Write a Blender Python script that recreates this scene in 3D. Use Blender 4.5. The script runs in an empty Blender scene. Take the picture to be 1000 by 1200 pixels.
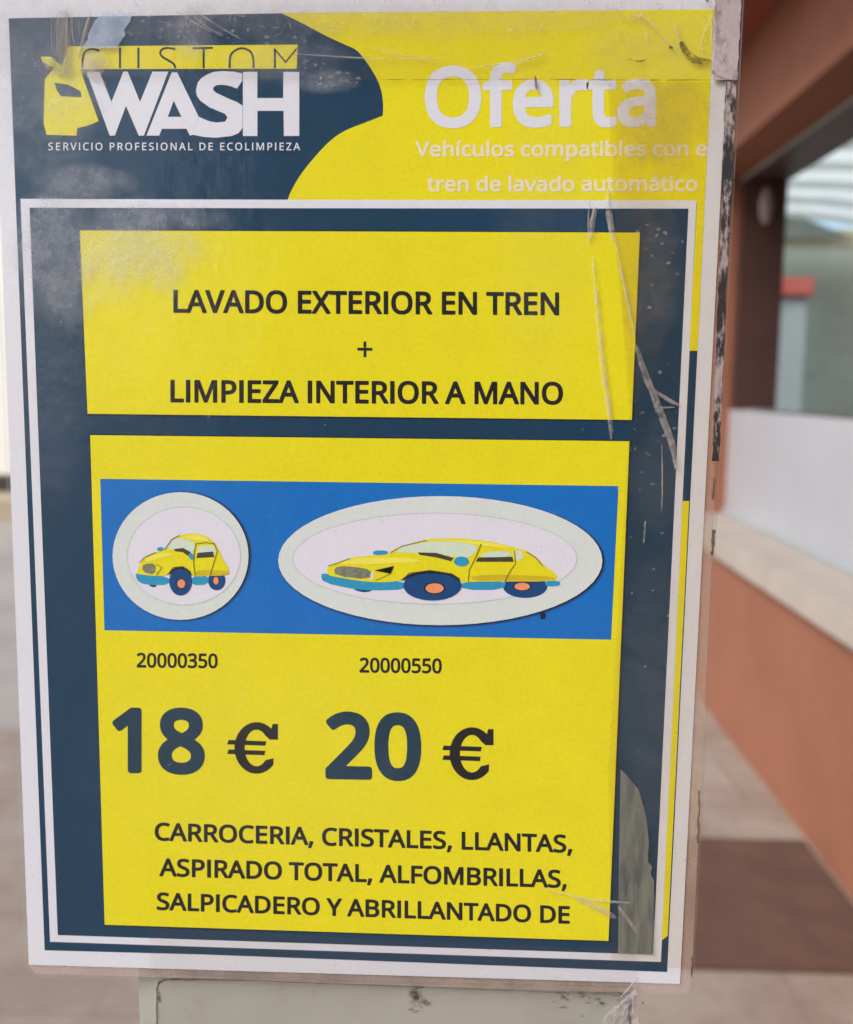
import bpy, bmesh, math, random
from mathutils import Vector, Matrix
from mathutils.geometry import tessellate_polygon

sc = bpy.context.scene
COL = sc.collection
R = math.radians

# ------------------------------------------------------------------ camera, sky, sun, exposure
EYE = 1.40                                   # height of the lens above the pavement
CAM = Vector((0.03662699, -0.29275492, EYE))
FOC = 1150.0                                 # focal length in pixels of a 1000 x 1200 picture
MAT3 = Matrix(((0.998684069796522, -0.016295202769246286, 0.04862710253926925),
               (0.05031106029369753, 0.1274072695563888, -0.990573664538034),
               (0.009946152360555571, 0.9917166198218595, 0.1280594394112584)))
cd = bpy.data.cameras.new('camera')
cam = bpy.data.objects.new('camera', cd)
COL.objects.link(cam)
cam.matrix_world = Matrix.Translation(CAM) @ MAT3.to_4x4()
cd.sensor_fit = 'HORIZONTAL'
cd.sensor_width = 36.0
cd.lens = 36.0 * FOC / 1000.0
cd.clip_start = 0.01
cd.clip_end = 400.0
cd.dof.use_dof = True
cd.dof.focus_distance = 0.297
cd.dof.aperture_fstop = 13.0
sc.camera = cam

world = bpy.data.worlds.new('World')
sc.world = world
world.use_nodes = True
wn = world.node_tree
wn.nodes.clear()
sky = wn.nodes.new('ShaderNodeTexSky')
sky.sky_type = 'NISHITA'
sky.sun_disc = False
sky.sun_elevation = R(42)
sky.sun_rotation = R(229)
sky.air_density = 1.0
sky.dust_density = 2.0
sky.ozone_density = 1.0
bg = wn.nodes.new('ShaderNodeBackground')
bg.inputs['Strength'].default_value = 0.13
wo = wn.nodes.new('ShaderNodeOutputWorld')
wn.links.new(sky.outputs['Color'], bg.inputs['Color'])
wn.links.new(bg.outputs['Background'], wo.inputs['Surface'])

sl = bpy.data.lights.new('sun', 'SUN')
sl.energy = 1.4
sl.angle = R(25)
sl.color = (1.0, 0.99, 0.965)
sun = bpy.data.objects.new('sun', sl)
COL.objects.link(sun)
sun.location = (-6, -5, 7)
sun.rotation_euler = Vector((0.72, 0.62, -0.85)).to_track_quat('-Z', 'Y').to_euler()

sc.view_settings.view_transform = 'Standard'
sc.view_settings.look = 'None'
sc.view_settings.gamma = 1.0
sc.view_settings.use_curve_mapping = False
sc.view_settings.exposure = 0.80
sc.cycles.max_bounces = 10
sc.cycles.transparent_max_bounces = 16
sc.cycles.caustics_reflective = False
sc.cycles.caustics_refractive = False


# ------------------------------------------------------------------ small helpers
def s2l(c):
    return tuple((v / 255 / 12.92) if v / 255 <= 0.04045 else ((v / 255 + 0.055) / 1.055) ** 2.4 for v in c) + (1.0,)


def tag(o, label=None, cat=None, group=None, kind=None):
    for k, v in (('label', label), ('category', cat), ('group', group), ('kind', kind)):
        if v:
            o[k] = v
    return o


def empty(name, loc, rz=0.0, label=None, cat=None, group=None):
    o = bpy.data.objects.new(name, None)
    COL.objects.link(o)
    o.location = loc
    o.rotation_euler = (0, 0, rz)
    o.empty_display_size = 0.1
    return tag(o, label, cat, group)


def link(name, me, mat, parent=None, label=None):
    o = bpy.data.objects.new(name, me)
    COL.objects.link(o)
    if mat:
        me.materials.append(mat)
    if parent:
        o.parent = parent
    if label:
        o['label'] = label
    return o


def bmobj(name, bm, mat, parent=None, label=None, smooth=False):
    me = bpy.data.meshes.new(name)
    bmesh.ops.recalc_face_normals(bm, faces=bm.faces[:])
    bm.to_mesh(me)
    bm.free()
    if smooth:
        for p in me.polygons:
            p.use_smooth = True
    return link(name, me, mat, parent, label)


def add_box(bm, x0, x1, y0, y1, z0, z1, bev=0.0):
    r = bmesh.ops.create_cube(bm, size=1.0)
    vs = r['verts']
    for v in vs:
        v.co = Vector((x0 + (v.co.x + .5) * (x1 - x0), y0 + (v.co.y + .5) * (y1 - y0), z0 + (v.co.z + .5) * (z1 - z0)))
    if bev:
        es = {e for v in vs for e in v.link_edges}
        bmesh.ops.bevel(bm, geom=list(es), offset=bev, segments=2, affect='EDGES')


def box(name, dims, mat, parent=None, bev=0.0, label=None):
    bm = bmesh.new()
    add_box(bm, *dims, bev=bev)
    return bmobj(name, bm, mat, parent, label)


# ------------------------------------------------------------------ node helpers
class NT:
    def __init__(self, name):
        self.m = bpy.data.materials.new(name)
        self.m.use_nodes = True
        self.t = self.m.node_tree
        self.t.nodes.clear()
        self.out = self.n('ShaderNodeOutputMaterial')

    def n(self, typ, **kw):
        nd = self.t.nodes.new(typ)
        for k, v in kw.items():
            setattr(nd, k, v)
        return nd

    def l(self, a, b):
        self.t.links.new(a, b)

    def sock(self, s, v):
        if isinstance(v, (int, float, tuple)):
            s.default_value = v
        else:
            self.l(v, s)

    def math(self, op, a, b=0.0, clamp=False):
        nd = self.n('ShaderNodeMath', operation=op, use_clamp=clamp)
        self.sock(nd.inputs[0], a)
        self.sock(nd.inputs[1], b)
        return nd.outputs[0]

    def coord(self):
        return self.n('ShaderNodeTexCoord').outputs['Object']

    def noise(self, vec, scale, detail=4.0, rough=0.6, stretch=None):
        if stretch:
            mp = self.n('ShaderNodeMapping')
            mp.inputs['Scale'].default_value = stretch
            self.l(vec, mp.inputs['Vector'])
            vec = mp.outputs['Vector']
        nd = self.n('ShaderNodeTexNoise')
        self.l(vec, nd.inputs['Vector'])
        nd.inputs['Scale'].default_value = scale
        nd.inputs['Detail'].default_value = detail
        nd.inputs['Roughness'].default_value = rough
        return nd.outputs['Fac']

    def ramp(self, v, a, b, lo=0.0, hi=1.0):
        nd = self.n('ShaderNodeMapRange')
        nd.interpolation_type = 'SMOOTHSTEP'
        self.l(v, nd.inputs['Value'])
        for k, x in (('From Min', a), ('From Max', b), ('To Min', lo), ('To Max', hi)):
            nd.inputs[k].default_value = x
        return nd.outputs['Result']

    def mixc(self, f, a, b, mode='MIX'):
        nd = self.n('ShaderNodeMix', data_type='RGBA', blend_type=mode)
        self.sock(nd.inputs['Factor'], f)
        self.sock(nd.inputs['A'], a)
        self.sock(nd.inputs['B'], b)
        return nd.outputs['Result']

    def bump(self, h, strength, dist):
        nd = self.n('ShaderNodeBump')
        nd.inputs['Strength'].default_value = strength
        nd.inputs['Distance'].default_value = dist
        self.l(h, nd.inputs['Height'])
        return nd.outputs['Normal']

    def bsdf(self, col, rough=0.6, normal=None, spec=0.5, coat=0.0):
        nd = self.n('ShaderNodeBsdfPrincipled')
        self.sock(nd.inputs['Base Color'], col)
        self.sock(nd.inputs['Roughness'], rough)
        nd.inputs['Specular IOR Level'].default_value = spec
        nd.inputs['Coat Weight'].default_value = coat
        if normal is not None:
            self.l(normal, nd.inputs['Normal'])
        return nd.outputs['BSDF']

    def mixs(self, f, a, b):
        nd = self.n('ShaderNodeMixShader')
        self.sock(nd.inputs[0], f)
        self.l(a, nd.inputs[1])
        self.l(b, nd.inputs[2])
        return nd.outputs[0]

    def done(self, s):
        self.l(s, self.out.inputs['Surface'])
        return self.m


def mat_print(name, rgb, var=0.12):
    t = NT(name)
    c = t.coord()
    n1 = t.noise(c, 900, 2)
    n2 = t.noise(c, 60, 3)
    base = s2l(rgb)
    dark = tuple(v * (1 - var) for v in base[:3]) + (1,)
    lite = tuple(min(1, v * (1 + var)) for v in base[:3]) + (1,)
    f = t.math('ADD', t.math('MULTIPLY', n1, .6), t.math('MULTIPLY', n2, .4))
    return t.done(t.bsdf(t.mixc(t.ramp(f, .3, .7), dark, lite), .7, spec=.15))


def mat_wall(name, rgb, scale=8.0, var=0.12, rough=.85, bumpd=.002, stretch=None, dirt=None):
    t = NT(name)
    c = t.coord()
    n1 = t.noise(c, scale, 5, .65, stretch)
    n2 = t.noise(c, scale * 14, 3, .6)
    base = s2l(rgb)
    dark = tuple(v * (1 - var) for v in base[:3]) + (1,)
    lite = tuple(min(1, v * (1 + var)) for v in base[:3]) + (1,)
    col = t.mixc(t.ramp(n1, .3, .7), dark, lite)
    if dirt:
        col = t.mixc(t.ramp(t.noise(c, scale * 2.3, 6, .7), .55, .75, 0, dirt[1]), col, s2l(dirt[0]))
    return t.done(t.bsdf(col, rough, t.bump(n2, .4, bumpd)))


# ------------------------------------------------------------------ the page: artwork grid -> millimetres on the sheet
SHEET_Z = EYE - 0.03969845
BASE = Vector((0, 0, SHEET_Z))


def page(u, v, y=0.0):
    """A point of the artwork grid, rectified onto the poster sheet (local metres, y = layer)."""
    r = MAT3 @ Vector(((u - 500) / FOC, -(v - 600) / FOC, -1.0))
    k = -CAM.y / r.y
    return Vector((CAM.x + r.x * k, y, CAM.z + r.z * k - SHEET_Z))


LAY = 0.00003


def flat(name, loops_list, layer, mat, parent, label=None):
    """Printed shapes: each entry of loops_list is [outer, hole, hole...] in grid units -> one mesh on one ink layer."""
    y = -0.00012 - LAY * layer
    vs, fs = [], []
    for loops in loops_list:
        L3 = [[page(u, v) for u, v in lp] for lp in loops]
        cu = bpy.data.curves.new('fill', 'CURVE')
        cu.dimensions = '2D'
        cu.fill_mode = 'FRONT'
        for lp in L3:
            sp = cu.splines.new('POLY')
            sp.points.add(len(lp) - 1)
            for q, p in zip(sp.points, lp):
                q.co = (p.x * 1000, p.z * 1000, 0, 1)
            sp.use_cyclic_u = True
        ob = bpy.data.objects.new('fill', cu)
        tm = ob.to_mesh()
        b = len(vs)
        vs += [(v.co.x / 1000, y, v.co.y / 1000) for v in tm.vertices]
        for f in tm.polygons:
            t = list(f.vertices)
            p, q, w = (Vector(vs[b + i]) for i in t[:3])
            if (q - p).cross(w - p).y > 0:
                t.reverse()
            fs.append([b + i for i in t])
        ob.to_mesh_clear()
        bpy.data.objects.remove(ob)
        bpy.data.curves.remove(cu)
    me = bpy.data.meshes.new(name)
    me.from_pydata(vs, [], fs)
    me.update()
    return link(name, me, mat, parent, label)


def ell(cx, cy, rx, ry, n=56):
    return [(cx + rx * math.cos(2 * math.pi * i / n), cy + ry * math.sin(2 * math.pi * i / n)) for i in range(n)]


def smooth(pts, it=2, closed=True):
    for _ in range(it):
        q = []
        n = len(pts)
        for i in range(n if closed else n - 1):
            a, b = pts[i], pts[(i + 1) % n]
            q += [(a[0] * .75 + b[0] * .25, a[1] * .75 + b[1] * .25), (a[0] * .25 + b[0] * .75, a[1] * .25 + b[1] * .75)]
        if not closed:
            q = [pts[0]] + q + [pts[-1]]
        pts = q
    return pts


def stroke(pts, w0, w1=None):
    """A line of given width as a closed outline."""
    w1 = w0 if w1 is None else w1
    n = len(pts)
    A, B = [], []
    for i, p in enumerate(pts):
        a, b = Vector(pts[max(0, i - 1)]), Vector(pts[min(n - 1, i + 1)])
        d = (b - a).normalized()
        w = (w0 + (w1 - w0) * i / (n - 1)) / 2
        A.append((p[0] - d.y * w, p[1] + d.x * w))
        B.append((p[0] + d.y * w, p[1] - d.x * w))
    return A + B[::-1]


def inside(p, poly):
    c = False
    for i in range(len(poly)):
        (ax, ay), (bx, by) = poly[i - 1], poly[i]
        if (ay > p[1]) != (by > p[1]) and p[0] < (bx - ax) * (p[1] - ay) / (by - ay) + ax:
            c = not c
    return c


FONT = {
 'semi': {
  ',': [375,[275,201,257,204,126,204,107,199,91,183,51,-26,16,-176,20,-199,37,-217,57,-223,153,-222,171,-216,185,-202,261,-17,310,138,307,165,289,192]],
  '0': [801,[449,1054,369,1056,281,1041,223,1016,182,988,160,967,110,903,72,822,46,727,31,618,27,463,36,345,48,277,64,213,99,127,148,54,184,18,210,-2,237,-18,282,-38,314,-47,369,-55,450,-53,491,-46,532,-34,591,-5,623,19,655,50,702,118,731,186,756,277,770,386,774,541,765,654,745,759,714,850,669,927,633,968,610,989,541,1030,487,1048],[414,868,450,860,482,843,508,813,530,772,546,718,558,650,565,563,566,468,561,381,551,304,536,245,521,209,500,176,473,152,441,138,396,133,355,139,319,157,291,186,270,227,253,281,241,354,235,436,234,536,239,622,249,700,264,759,282,801,309,836,337,856,369,866]],
  '2': [801,[422,1055,367,1056,317,1052,267,1042,213,1025,158,1001,108,971,50,927,39,909,37,891,44,873,113,786,131,774,149,772,163,776,235,825,298,855,354,866,404,866,454,854,492,827,505,809,514,786,520,741,514,686,502,645,476,597,446,555,352,450,31,123,25,105,26,-5,35,-27,54,-40,731,-42,754,-33,768,-14,770,118,762,136,744,151,726,154,321,155,531,365,629,477,674,545,701,600,716,645,727,705,729,773,719,836,696,895,662,945,617,988,563,1020,504,1042]],
  '3': [801,[428,1054,358,1055,304,1051,208,1030,145,1005,90,976,40,941,28,922,27,904,35,886,98,800,118,786,145,787,222,832,277,854,336,866,399,868,445,860,486,840,510,813,522,772,519,727,506,691,481,660,446,636,408,622,368,614,213,610,188,600,178,586,174,572,174,463,181,440,204,423,336,421,404,415,463,402,505,381,533,354,548,318,550,268,537,218,513,181,481,158,422,138,368,132,308,133,245,140,158,162,72,196,54,196,40,191,27,177,21,159,21,41,25,22,36,9,58,-4,149,-36,258,-53,372,-55,468,-45,549,-24,618,9,675,54,718,110,738,150,751,191,760,236,763,286,759,341,745,391,723,436,695,472,654,507,610,531,645,557,677,591,703,631,721,677,731,731,731,791,727,827,711,877,696,909,667,950,640,977,613,998,563,1025,531,1036,495,1045]],
  '5': [801,[662,1041,147,1042,129,1036,114,1022,108,1004,70,531,75,509,88,494,166,448,284,464,343,468,425,461,479,444,511,422,535,391,550,345,553,291,542,236,529,209,516,190,475,159,411,138,347,133,270,139,175,163,97,198,79,198,66,192,54,181,47,163,46,41,52,20,68,4,143,-28,247,-50,306,-55,375,-55,466,-45,543,-22,611,13,670,63,714,122,734,163,752,218,762,291,762,345,756,395,738,456,716,500,689,536,657,568,620,595,578,618,516,640,466,650,411,655,277,650,295,845,652,846,668,850,681,859,690,872,693,886,693,1004,683,1027]],
  'A': [895,[511,1045,386,1046,368,1039,353,1023,-40,14,-42,-5,-38,-18,-18,-38,0,-42,132,-42,145,-38,159,-27,274,264,282,268,614,267,724,-14,736,-32,759,-42,895,-42,918,-34,931,-18,935,-5,933,14,544,1018,531,1036],[450,720,543,468,542,464,350,463,445,722]],
  'B': [910,[470,1041,131,1042,109,1032,96,1014,94,0,101,-23,122,-40,513,-41,572,-37,645,-21,690,-5,727,13,784,55,827,105,858,168,873,232,877,286,872,345,857,400,839,436,809,476,772,508,730,532,763,557,795,592,818,632,834,677,843,736,841,791,828,855,815,886,796,918,773,945,731,978,695,997,636,1017,595,1027],[440,850,504,846,549,837,581,826,605,809,622,782,628,750,626,705,613,668,586,640,563,630,527,622,449,616,304,618,304,850],[449,427,513,424,563,416,604,399,631,378,650,345,658,305,655,259,641,218,627,197,609,180,581,165,545,155,463,148,304,150,304,427]],
  'C': [885,[617,1054,504,1053,449,1046,399,1035,317,1004,276,981,235,953,176,897,146,859,117,813,77,722,52,618,44,500,51,381,74,277,97,213,115,177,167,100,195,71,241,31,272,11,326,-16,363,-30,431,-47,545,-56,626,-53,695,-45,758,-32,817,-13,835,0,843,18,844,141,838,159,823,172,808,177,795,177,681,149,595,139,513,141,449,155,394,181,364,204,338,231,303,286,274,368,263,441,260,500,264,563,273,622,288,672,311,722,342,768,374,800,408,823,449,842,495,855,531,860,595,860,649,853,704,838,785,807,813,813,829,831,882,945,882,968,872,984,826,1008,758,1031,685,1047]],
  'D': [1022,[484,1041,131,1042,109,1032,96,1014,94,0,101,-23,122,-40,413,-42,495,-38,577,-27,681,5,718,21,774,55,804,77,849,121,874,150,909,205,942,277,962,345,975,423,978,555,970,632,954,700,929,768,911,805,877,856,833,905,784,945,749,968,695,995,627,1019,559,1033],[436,850,527,841,595,821,649,791,676,768,700,741,731,686,753,614,762,509,756,418,739,345,711,286,672,237,623,200,563,173,486,156,399,150,304,150,304,850]],
  'E': [779,[704,1041,136,1042,115,1036,99,1021,94,1000,94,0,99,-21,115,-36,136,-42,695,-42,715,-36,731,-20,737,0,736,118,727,138,709,150,304,155,304,423,681,428,699,439,710,459,711,545,711,582,707,595,695,610,677,618,309,619,304,622,304,845,695,847,713,852,728,864,736,882,737,1000,734,1014,727,1027]],
  'F': [727,[704,1041,136,1042,115,1036,99,1021,94,1000,94,0,99,-21,115,-36,136,-42,268,-42,286,-34,300,-18,304,0,304,382,672,383,690,389,705,405,710,423,710,541,702,559,686,573,668,577,304,577,304,846,695,847,713,852,728,864,736,882,737,1000,734,1014,727,1027]],
  'I': [400,[92,-42,308,-42,308,1042,92,1042]],
  'L': [734,[271,1041,127,1041,104,1027,95,1009,96,-14,113,-35,136,-42,713,-39,734,-23,741,0,740,118,733,136,718,149,699,154,304,155,304,1000,302,1014,294,1027]],
  'M': [1270,[1143,1041,945,1042,927,1035,914,1023,636,298,631,297,357,1023,343,1036,322,1042,131,1042,118,1038,104,1027,96,1014,94,1000,94,0,98,-18,109,-32,131,-42,259,-41,281,-30,293,-9,295,632,540,-20,554,-35,572,-42,681,-42,704,-35,718,-18,968,635,970,-14,983,-32,1004,-42,1136,-42,1149,-39,1163,-31,1172,-18,1176,0,1176,1000,1174,1014,1166,1027]],
  'N': [1064,[937,1041,804,1041,781,1030,770,1009,771,332,768,323,313,1028,299,1038,286,1042,136,1042,118,1038,104,1027,96,1014,94,1000,94,0,98,-18,109,-32,131,-42,259,-41,281,-30,293,-9,292,673,295,678,750,-27,768,-40,786,-42,931,-42,949,-36,960,-27,968,-14,970,0,970,1000,968,1014,960,1027]],
  'O': [1094,[613,1054,508,1056,395,1040,358,1029,299,1005,239,968,192,927,167,901,113,820,73,722,51,618,45,545,44,477,55,359,81,254,102,204,126,159,154,118,185,81,219,50,258,21,304,-5,354,-26,404,-40,458,-50,576,-55,635,-50,685,-41,767,-15,808,6,854,35,890,65,923,100,954,141,979,181,1019,277,1043,386,1050,468,1049,541,1037,654,1007,759,962,850,925,900,900,927,854,966,822,988,767,1016,731,1030,663,1048],[604,859,649,850,676,840,723,813,763,772,793,722,815,659,829,586,833,472,825,391,809,322,785,263,753,218,713,181,676,161,617,143,549,137,476,143,417,162,372,189,331,230,300,281,274,363,263,441,261,531,269,613,285,681,308,736,332,772,372,812,417,839,476,857,549,863]],
  'P': [847,[440,1041,131,1042,109,1032,96,1014,94,0,101,-23,122,-40,268,-42,286,-34,300,-18,304,0,304,346,431,349,509,358,577,375,636,399,690,432,742,482,774,527,801,591,812,636,817,686,812,777,793,845,756,909,718,951,690,973,622,1008,540,1030],[399,850,472,844,513,834,545,820,571,800,592,768,601,736,603,686,597,645,585,614,568,591,545,574,518,561,477,549,427,542,309,539,304,541,304,850]],
  'R': [871,[453,1041,131,1042,109,1032,96,1014,96,-14,109,-32,131,-42,268,-42,281,-37,294,-27,302,-14,304,0,304,368,309,371,431,371,439,368,676,-32,699,-42,863,-40,877,-32,888,-18,892,0,888,18,638,427,696,464,734,495,773,545,798,595,813,655,818,718,811,791,793,855,773,895,745,932,713,962,677,986,631,1008,581,1024,531,1034],[463,846,504,839,545,825,570,809,588,786,600,750,604,709,598,659,586,629,572,609,554,594,504,572,436,562,304,563,304,846,309,849,404,849]],
  'S': [769,[458,1054,358,1054,285,1043,217,1020,149,980,99,931,80,904,62,868,45,804,43,727,52,672,66,627,91,581,126,539,171,500,221,470,281,441,426,383,493,345,517,322,530,295,535,259,531,222,512,188,481,163,440,147,385,138,317,138,258,144,171,163,81,195,67,196,51,191,36,177,30,159,31,22,38,9,49,-2,103,-24,199,-45,317,-56,426,-51,503,-36,576,-8,613,13,649,41,694,92,726,154,742,222,745,268,742,313,736,350,724,386,708,419,686,450,635,499,581,534,508,570,376,623,312,655,276,685,259,718,254,768,264,804,290,834,331,853,390,861,471,856,544,840,635,809,658,812,676,829,720,950,720,968,710,986,678,1004,599,1031,526,1047]],
  'T': [779,[772,1041,14,1042,-9,1035,-24,1018,-28,1000,-28,886,-22,868,-9,854,14,847,284,845,284,0,291,-23,309,-38,328,-42,459,-41,482,-29,493,-9,494,845,764,847,787,855,799,868,805,886,805,1005,795,1027]],
  'V': [840,[849,1041,705,1042,686,1036,672,1023,423,311,418,311,167,1023,155,1035,136,1042,0,1042,-23,1035,-38,1018,-42,1005,-40,986,318,-14,327,-29,341,-39,355,-42,486,-42,505,-36,521,-18,880,986,882,1005,877,1020,864,1035]],
  'X': [821,[800,1041,656,1042,631,1032,415,691,410,690,202,1023,192,1033,169,1042,24,1042,6,1036,-5,1027,-15,1005,-9,977,286,523,-31,21,-36,5,-35,-9,-22,-32,1,-42,137,-42,151,-40,166,-32,406,351,410,349,645,-32,669,-42,815,-42,833,-38,847,-27,857,-5,851,22,532,523,829,982,833,1000,829,1018,819,1032]],
  'Y': [793,[802,1041,655,1042,636,1037,625,1027,395,600,175,1018,164,1032,141,1042,-5,1042,-23,1035,-38,1018,-42,1000,-38,982,291,373,292,-5,300,-25,318,-39,332,-42,464,-42,482,-35,497,-18,501,0,501,377,830,982,835,1000,830,1018,818,1033]],
  'Z': [801,[741,1041,71,1042,49,1036,35,1023,28,1000,29,882,36,864,53,850,71,846,500,845,16,114,11,95,12,-5,18,-23,30,-35,53,-42,749,-42,767,-37,782,-23,788,0,788,118,780,137,762,151,744,154,284,155,770,886,774,905,773,1009,762,1029]],
  'a': [786,[439,804,346,802,269,789,205,770,155,750,124,734,110,718,105,704,107,686,148,586,164,570,178,565,196,566,283,602,342,617,396,622,437,618,474,603,494,581,505,550,510,495,337,484,255,470,217,459,160,435,105,398,63,350,39,304,29,272,24,241,23,191,27,150,36,113,61,59,104,9,151,-23,214,-46,260,-54,301,-56,351,-54,405,-45,469,-22,501,-3,533,23,545,-19,564,-38,583,-42,683,-41,705,-26,714,0,714,513,710,577,696,636,683,668,658,709,637,732,610,753,564,778,533,789],[505,323,509,318,508,277,495,218,472,181,437,154,387,134,319,128,274,138,255,149,243,163,234,195,239,241,253,268,278,289,310,302,355,313,410,319]],
  'b': [861,[256,1104,110,1105,91,1095,78,1072,78,-9,88,-28,110,-41,215,-41,228,-36,242,-23,255,18,328,-28,387,-47,428,-54,478,-56,524,-53,574,-43,618,-28,655,-8,712,36,760,97,794,168,816,250,826,345,821,468,804,554,773,631,733,692,678,743,615,779,555,797,515,803,433,803,364,791,328,777,285,754,284,1068,275,1091],[474,618,510,611,542,596,571,568,589,536,604,491,612,441,615,377,612,318,604,263,591,222,572,186,553,163,527,145,496,134,428,131,387,139,355,153,332,172,315,200,295,259,287,310,284,377,287,445,294,495,305,536,319,563,337,585,360,601,392,613,433,618]],
  'c': [672,[481,804,400,806,322,795,250,771,186,735,130,681,87,618,63,563,43,477,35,372,42,272,62,186,95,113,143,50,200,3,268,-30,341,-49,436,-56,536,-45,586,-31,632,-11,646,0,654,18,655,141,649,159,636,171,622,177,604,177,531,150,472,137,404,135,363,141,324,159,295,186,273,222,255,277,246,372,255,468,275,531,291,559,309,578,332,594,354,604,409,614,482,609,586,580,609,585,626,604,667,713,667,731,659,750,641,763,591,783,536,796]],
  'd': [861,[755,1104,613,1106,595,1099,582,1083,577,1063,577,754,513,786,445,803,400,806,350,805,282,792,213,763,159,723,111,668,86,627,58,554,41,468,36,422,36,327,48,231,71,154,109,83,132,54,177,11,241,-27,277,-41,345,-54,432,-54,477,-46,518,-32,559,-12,595,14,609,-24,622,-37,636,-41,750,-41,768,-33,780,-19,784,0,784,1063,777,1088],[441,618,491,606,518,589,540,563,555,531,568,486,576,436,579,354,575,291,568,245,556,209,537,177,519,159,491,144,454,134,382,132,350,139,313,159,289,186,272,218,257,263,249,313,246,372,249,431,258,481,271,522,288,559,310,586,336,606,363,616,404,620]],
  'e': [790,[455,804,409,807,359,804,282,786,213,753,154,706,106,645,69,572,46,491,36,404,38,304,54,218,85,141,127,77,186,20,253,-19,327,-44,409,-55,495,-54,563,-46,641,-27,709,1,721,13,727,31,727,145,724,159,709,177,682,185,586,152,522,138,445,133,377,141,327,163,289,200,263,250,250,309,722,310,736,314,749,322,757,336,760,350,760,454,750,531,729,600,696,663,650,718,595,759,532,788],[445,618,482,605,513,577,535,536,545,495,541,491,259,492,266,522,281,554,300,579,322,599,345,611,372,619,409,622]],
  'f': [482,[461,1109,380,1113,316,1105,262,1088,212,1059,186,1036,164,1009,136,955,115,873,110,786,3,751,-11,740,-20,723,-21,650,-16,636,-6,624,16,614,107,614,111,609,111,0,113,-14,121,-27,144,-41,285,-41,307,-28,317,-9,318,609,321,614,471,614,494,625,506,645,507,755,501,773,489,785,466,793,321,793,318,795,319,836,327,877,340,905,357,920,385,928,416,928,512,908,535,916,548,932,583,1036,580,1064,571,1076,557,1085]],
  'h': [866,[254,1105,110,1105,91,1095,78,1073,77,0,81,-18,96,-35,119,-42,246,-42,265,-36,277,-23,284,0,285,409,289,464,299,514,322,564,355,595,396,612,465,619,510,614,546,599,569,573,584,532,588,477,588,0,592,-18,605,-34,624,-41,751,-42,769,-38,787,-23,794,0,794,486,786,582,765,650,737,700,692,745,633,779,569,797,478,805,415,800,346,781,287,751,284,755,284,1068,275,1091]],
  'i': [361,[200,1073,150,1070,114,1054,84,1023,70,982,69,927,84,886,100,866,118,851,159,835,205,836,246,853,277,885,293,927,293,982,277,1024,246,1055,223,1067],[254,791,114,792,91,782,78,759,77,0,79,-14,87,-27,100,-37,114,-42,250,-41,273,-29,283,-9,284,750,282,764,275,777]],
  'l': [361,[254,1105,110,1105,87,1092,77,1068,77,0,79,-14,87,-27,101,-38,115,-42,251,-41,274,-28,284,-5,284,1064,282,1077,275,1091]],
  'm': [1310,[986,805,901,804,824,787,765,760,701,711,665,748,628,772,574,793,515,804,442,806,378,796,319,774,265,738,254,773,242,786,228,791,115,792,91,782,81,768,77,750,77,0,79,-14,87,-27,101,-38,115,-42,246,-42,265,-36,280,-18,284,0,284,409,288,464,297,509,316,559,346,594,387,613,442,619,483,615,516,600,538,573,551,532,555,482,555,0,559,-18,574,-35,592,-42,719,-42,733,-39,746,-32,756,-18,760,0,760,414,763,468,771,509,790,559,819,593,860,612,924,619,965,614,994,600,1016,573,1028,536,1032,482,1032,0,1036,-18,1051,-35,1069,-42,1201,-42,1224,-32,1234,-18,1238,0,1238,486,1233,564,1220,627,1209,659,1183,705,1142,748,1115,767,1069,788,1037,797]],
  'n': [866,[526,805,451,805,378,793,315,768,265,735,254,773,242,786,228,791,115,792,96,786,81,768,77,750,77,0,84,-23,101,-38,119,-42,246,-42,265,-36,280,-18,284,0,285,418,290,473,300,514,324,566,355,596,392,611,460,619,510,614,546,599,569,573,584,532,588,477,588,0,592,-18,610,-37,633,-42,760,-41,778,-33,790,-18,794,0,794,491,789,564,775,627,762,659,735,705,688,750,642,777,610,789]],
  'o': [847,[473,804,395,806,313,794,241,767,177,727,123,672,83,609,61,554,41,468,35,377,42,281,64,195,100,120,122,86,154,49,217,0,286,-34,363,-52,445,-55,527,-44,600,-19,663,19,711,63,756,127,788,200,808,286,813,350,813,409,802,500,777,581,739,650,689,709,627,755,554,788],[445,618,482,612,518,596,547,572,569,541,586,500,597,454,602,400,601,336,594,281,582,237,564,200,545,176,522,156,491,140,454,132,409,131,368,137,332,153,304,175,282,204,263,250,252,300,247,354,247,409,254,463,265,509,281,545,303,577,327,596,359,611,400,618]],
  'p': [861,[515,805,442,805,374,794,319,772,265,738,260,764,252,778,237,789,224,792,110,792,91,782,79,764,77,-336,84,-359,105,-376,246,-378,265,-372,280,-354,284,-336,286,-4,360,-39,428,-53,474,-56,524,-53,596,-36,660,-6,717,41,761,100,795,173,810,223,820,278,826,378,825,428,814,514,789,600,752,668,709,718,678,744,615,780,555,799],[465,619,510,611,537,597,560,577,581,546,598,505,609,459,614,405,614,341,607,287,595,241,579,205,560,176,533,151,505,137,474,131,437,131,396,137,362,150,337,169,315,200,298,246,289,296,285,355,285,423,290,473,300,518,312,550,331,578,355,597,383,610,424,618]],
  'r': [578,[516,805,442,805,383,793,322,764,269,721,265,726,261,759,256,773,242,786,228,792,115,792,96,786,81,768,77,750,77,0,84,-23,101,-38,119,-42,246,-42,265,-36,280,-18,284,0,284,414,294,473,308,509,328,542,355,571,387,592,419,605,451,610,546,601,565,608,576,618,583,636,599,750,598,768,587,786,574,795]],
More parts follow.
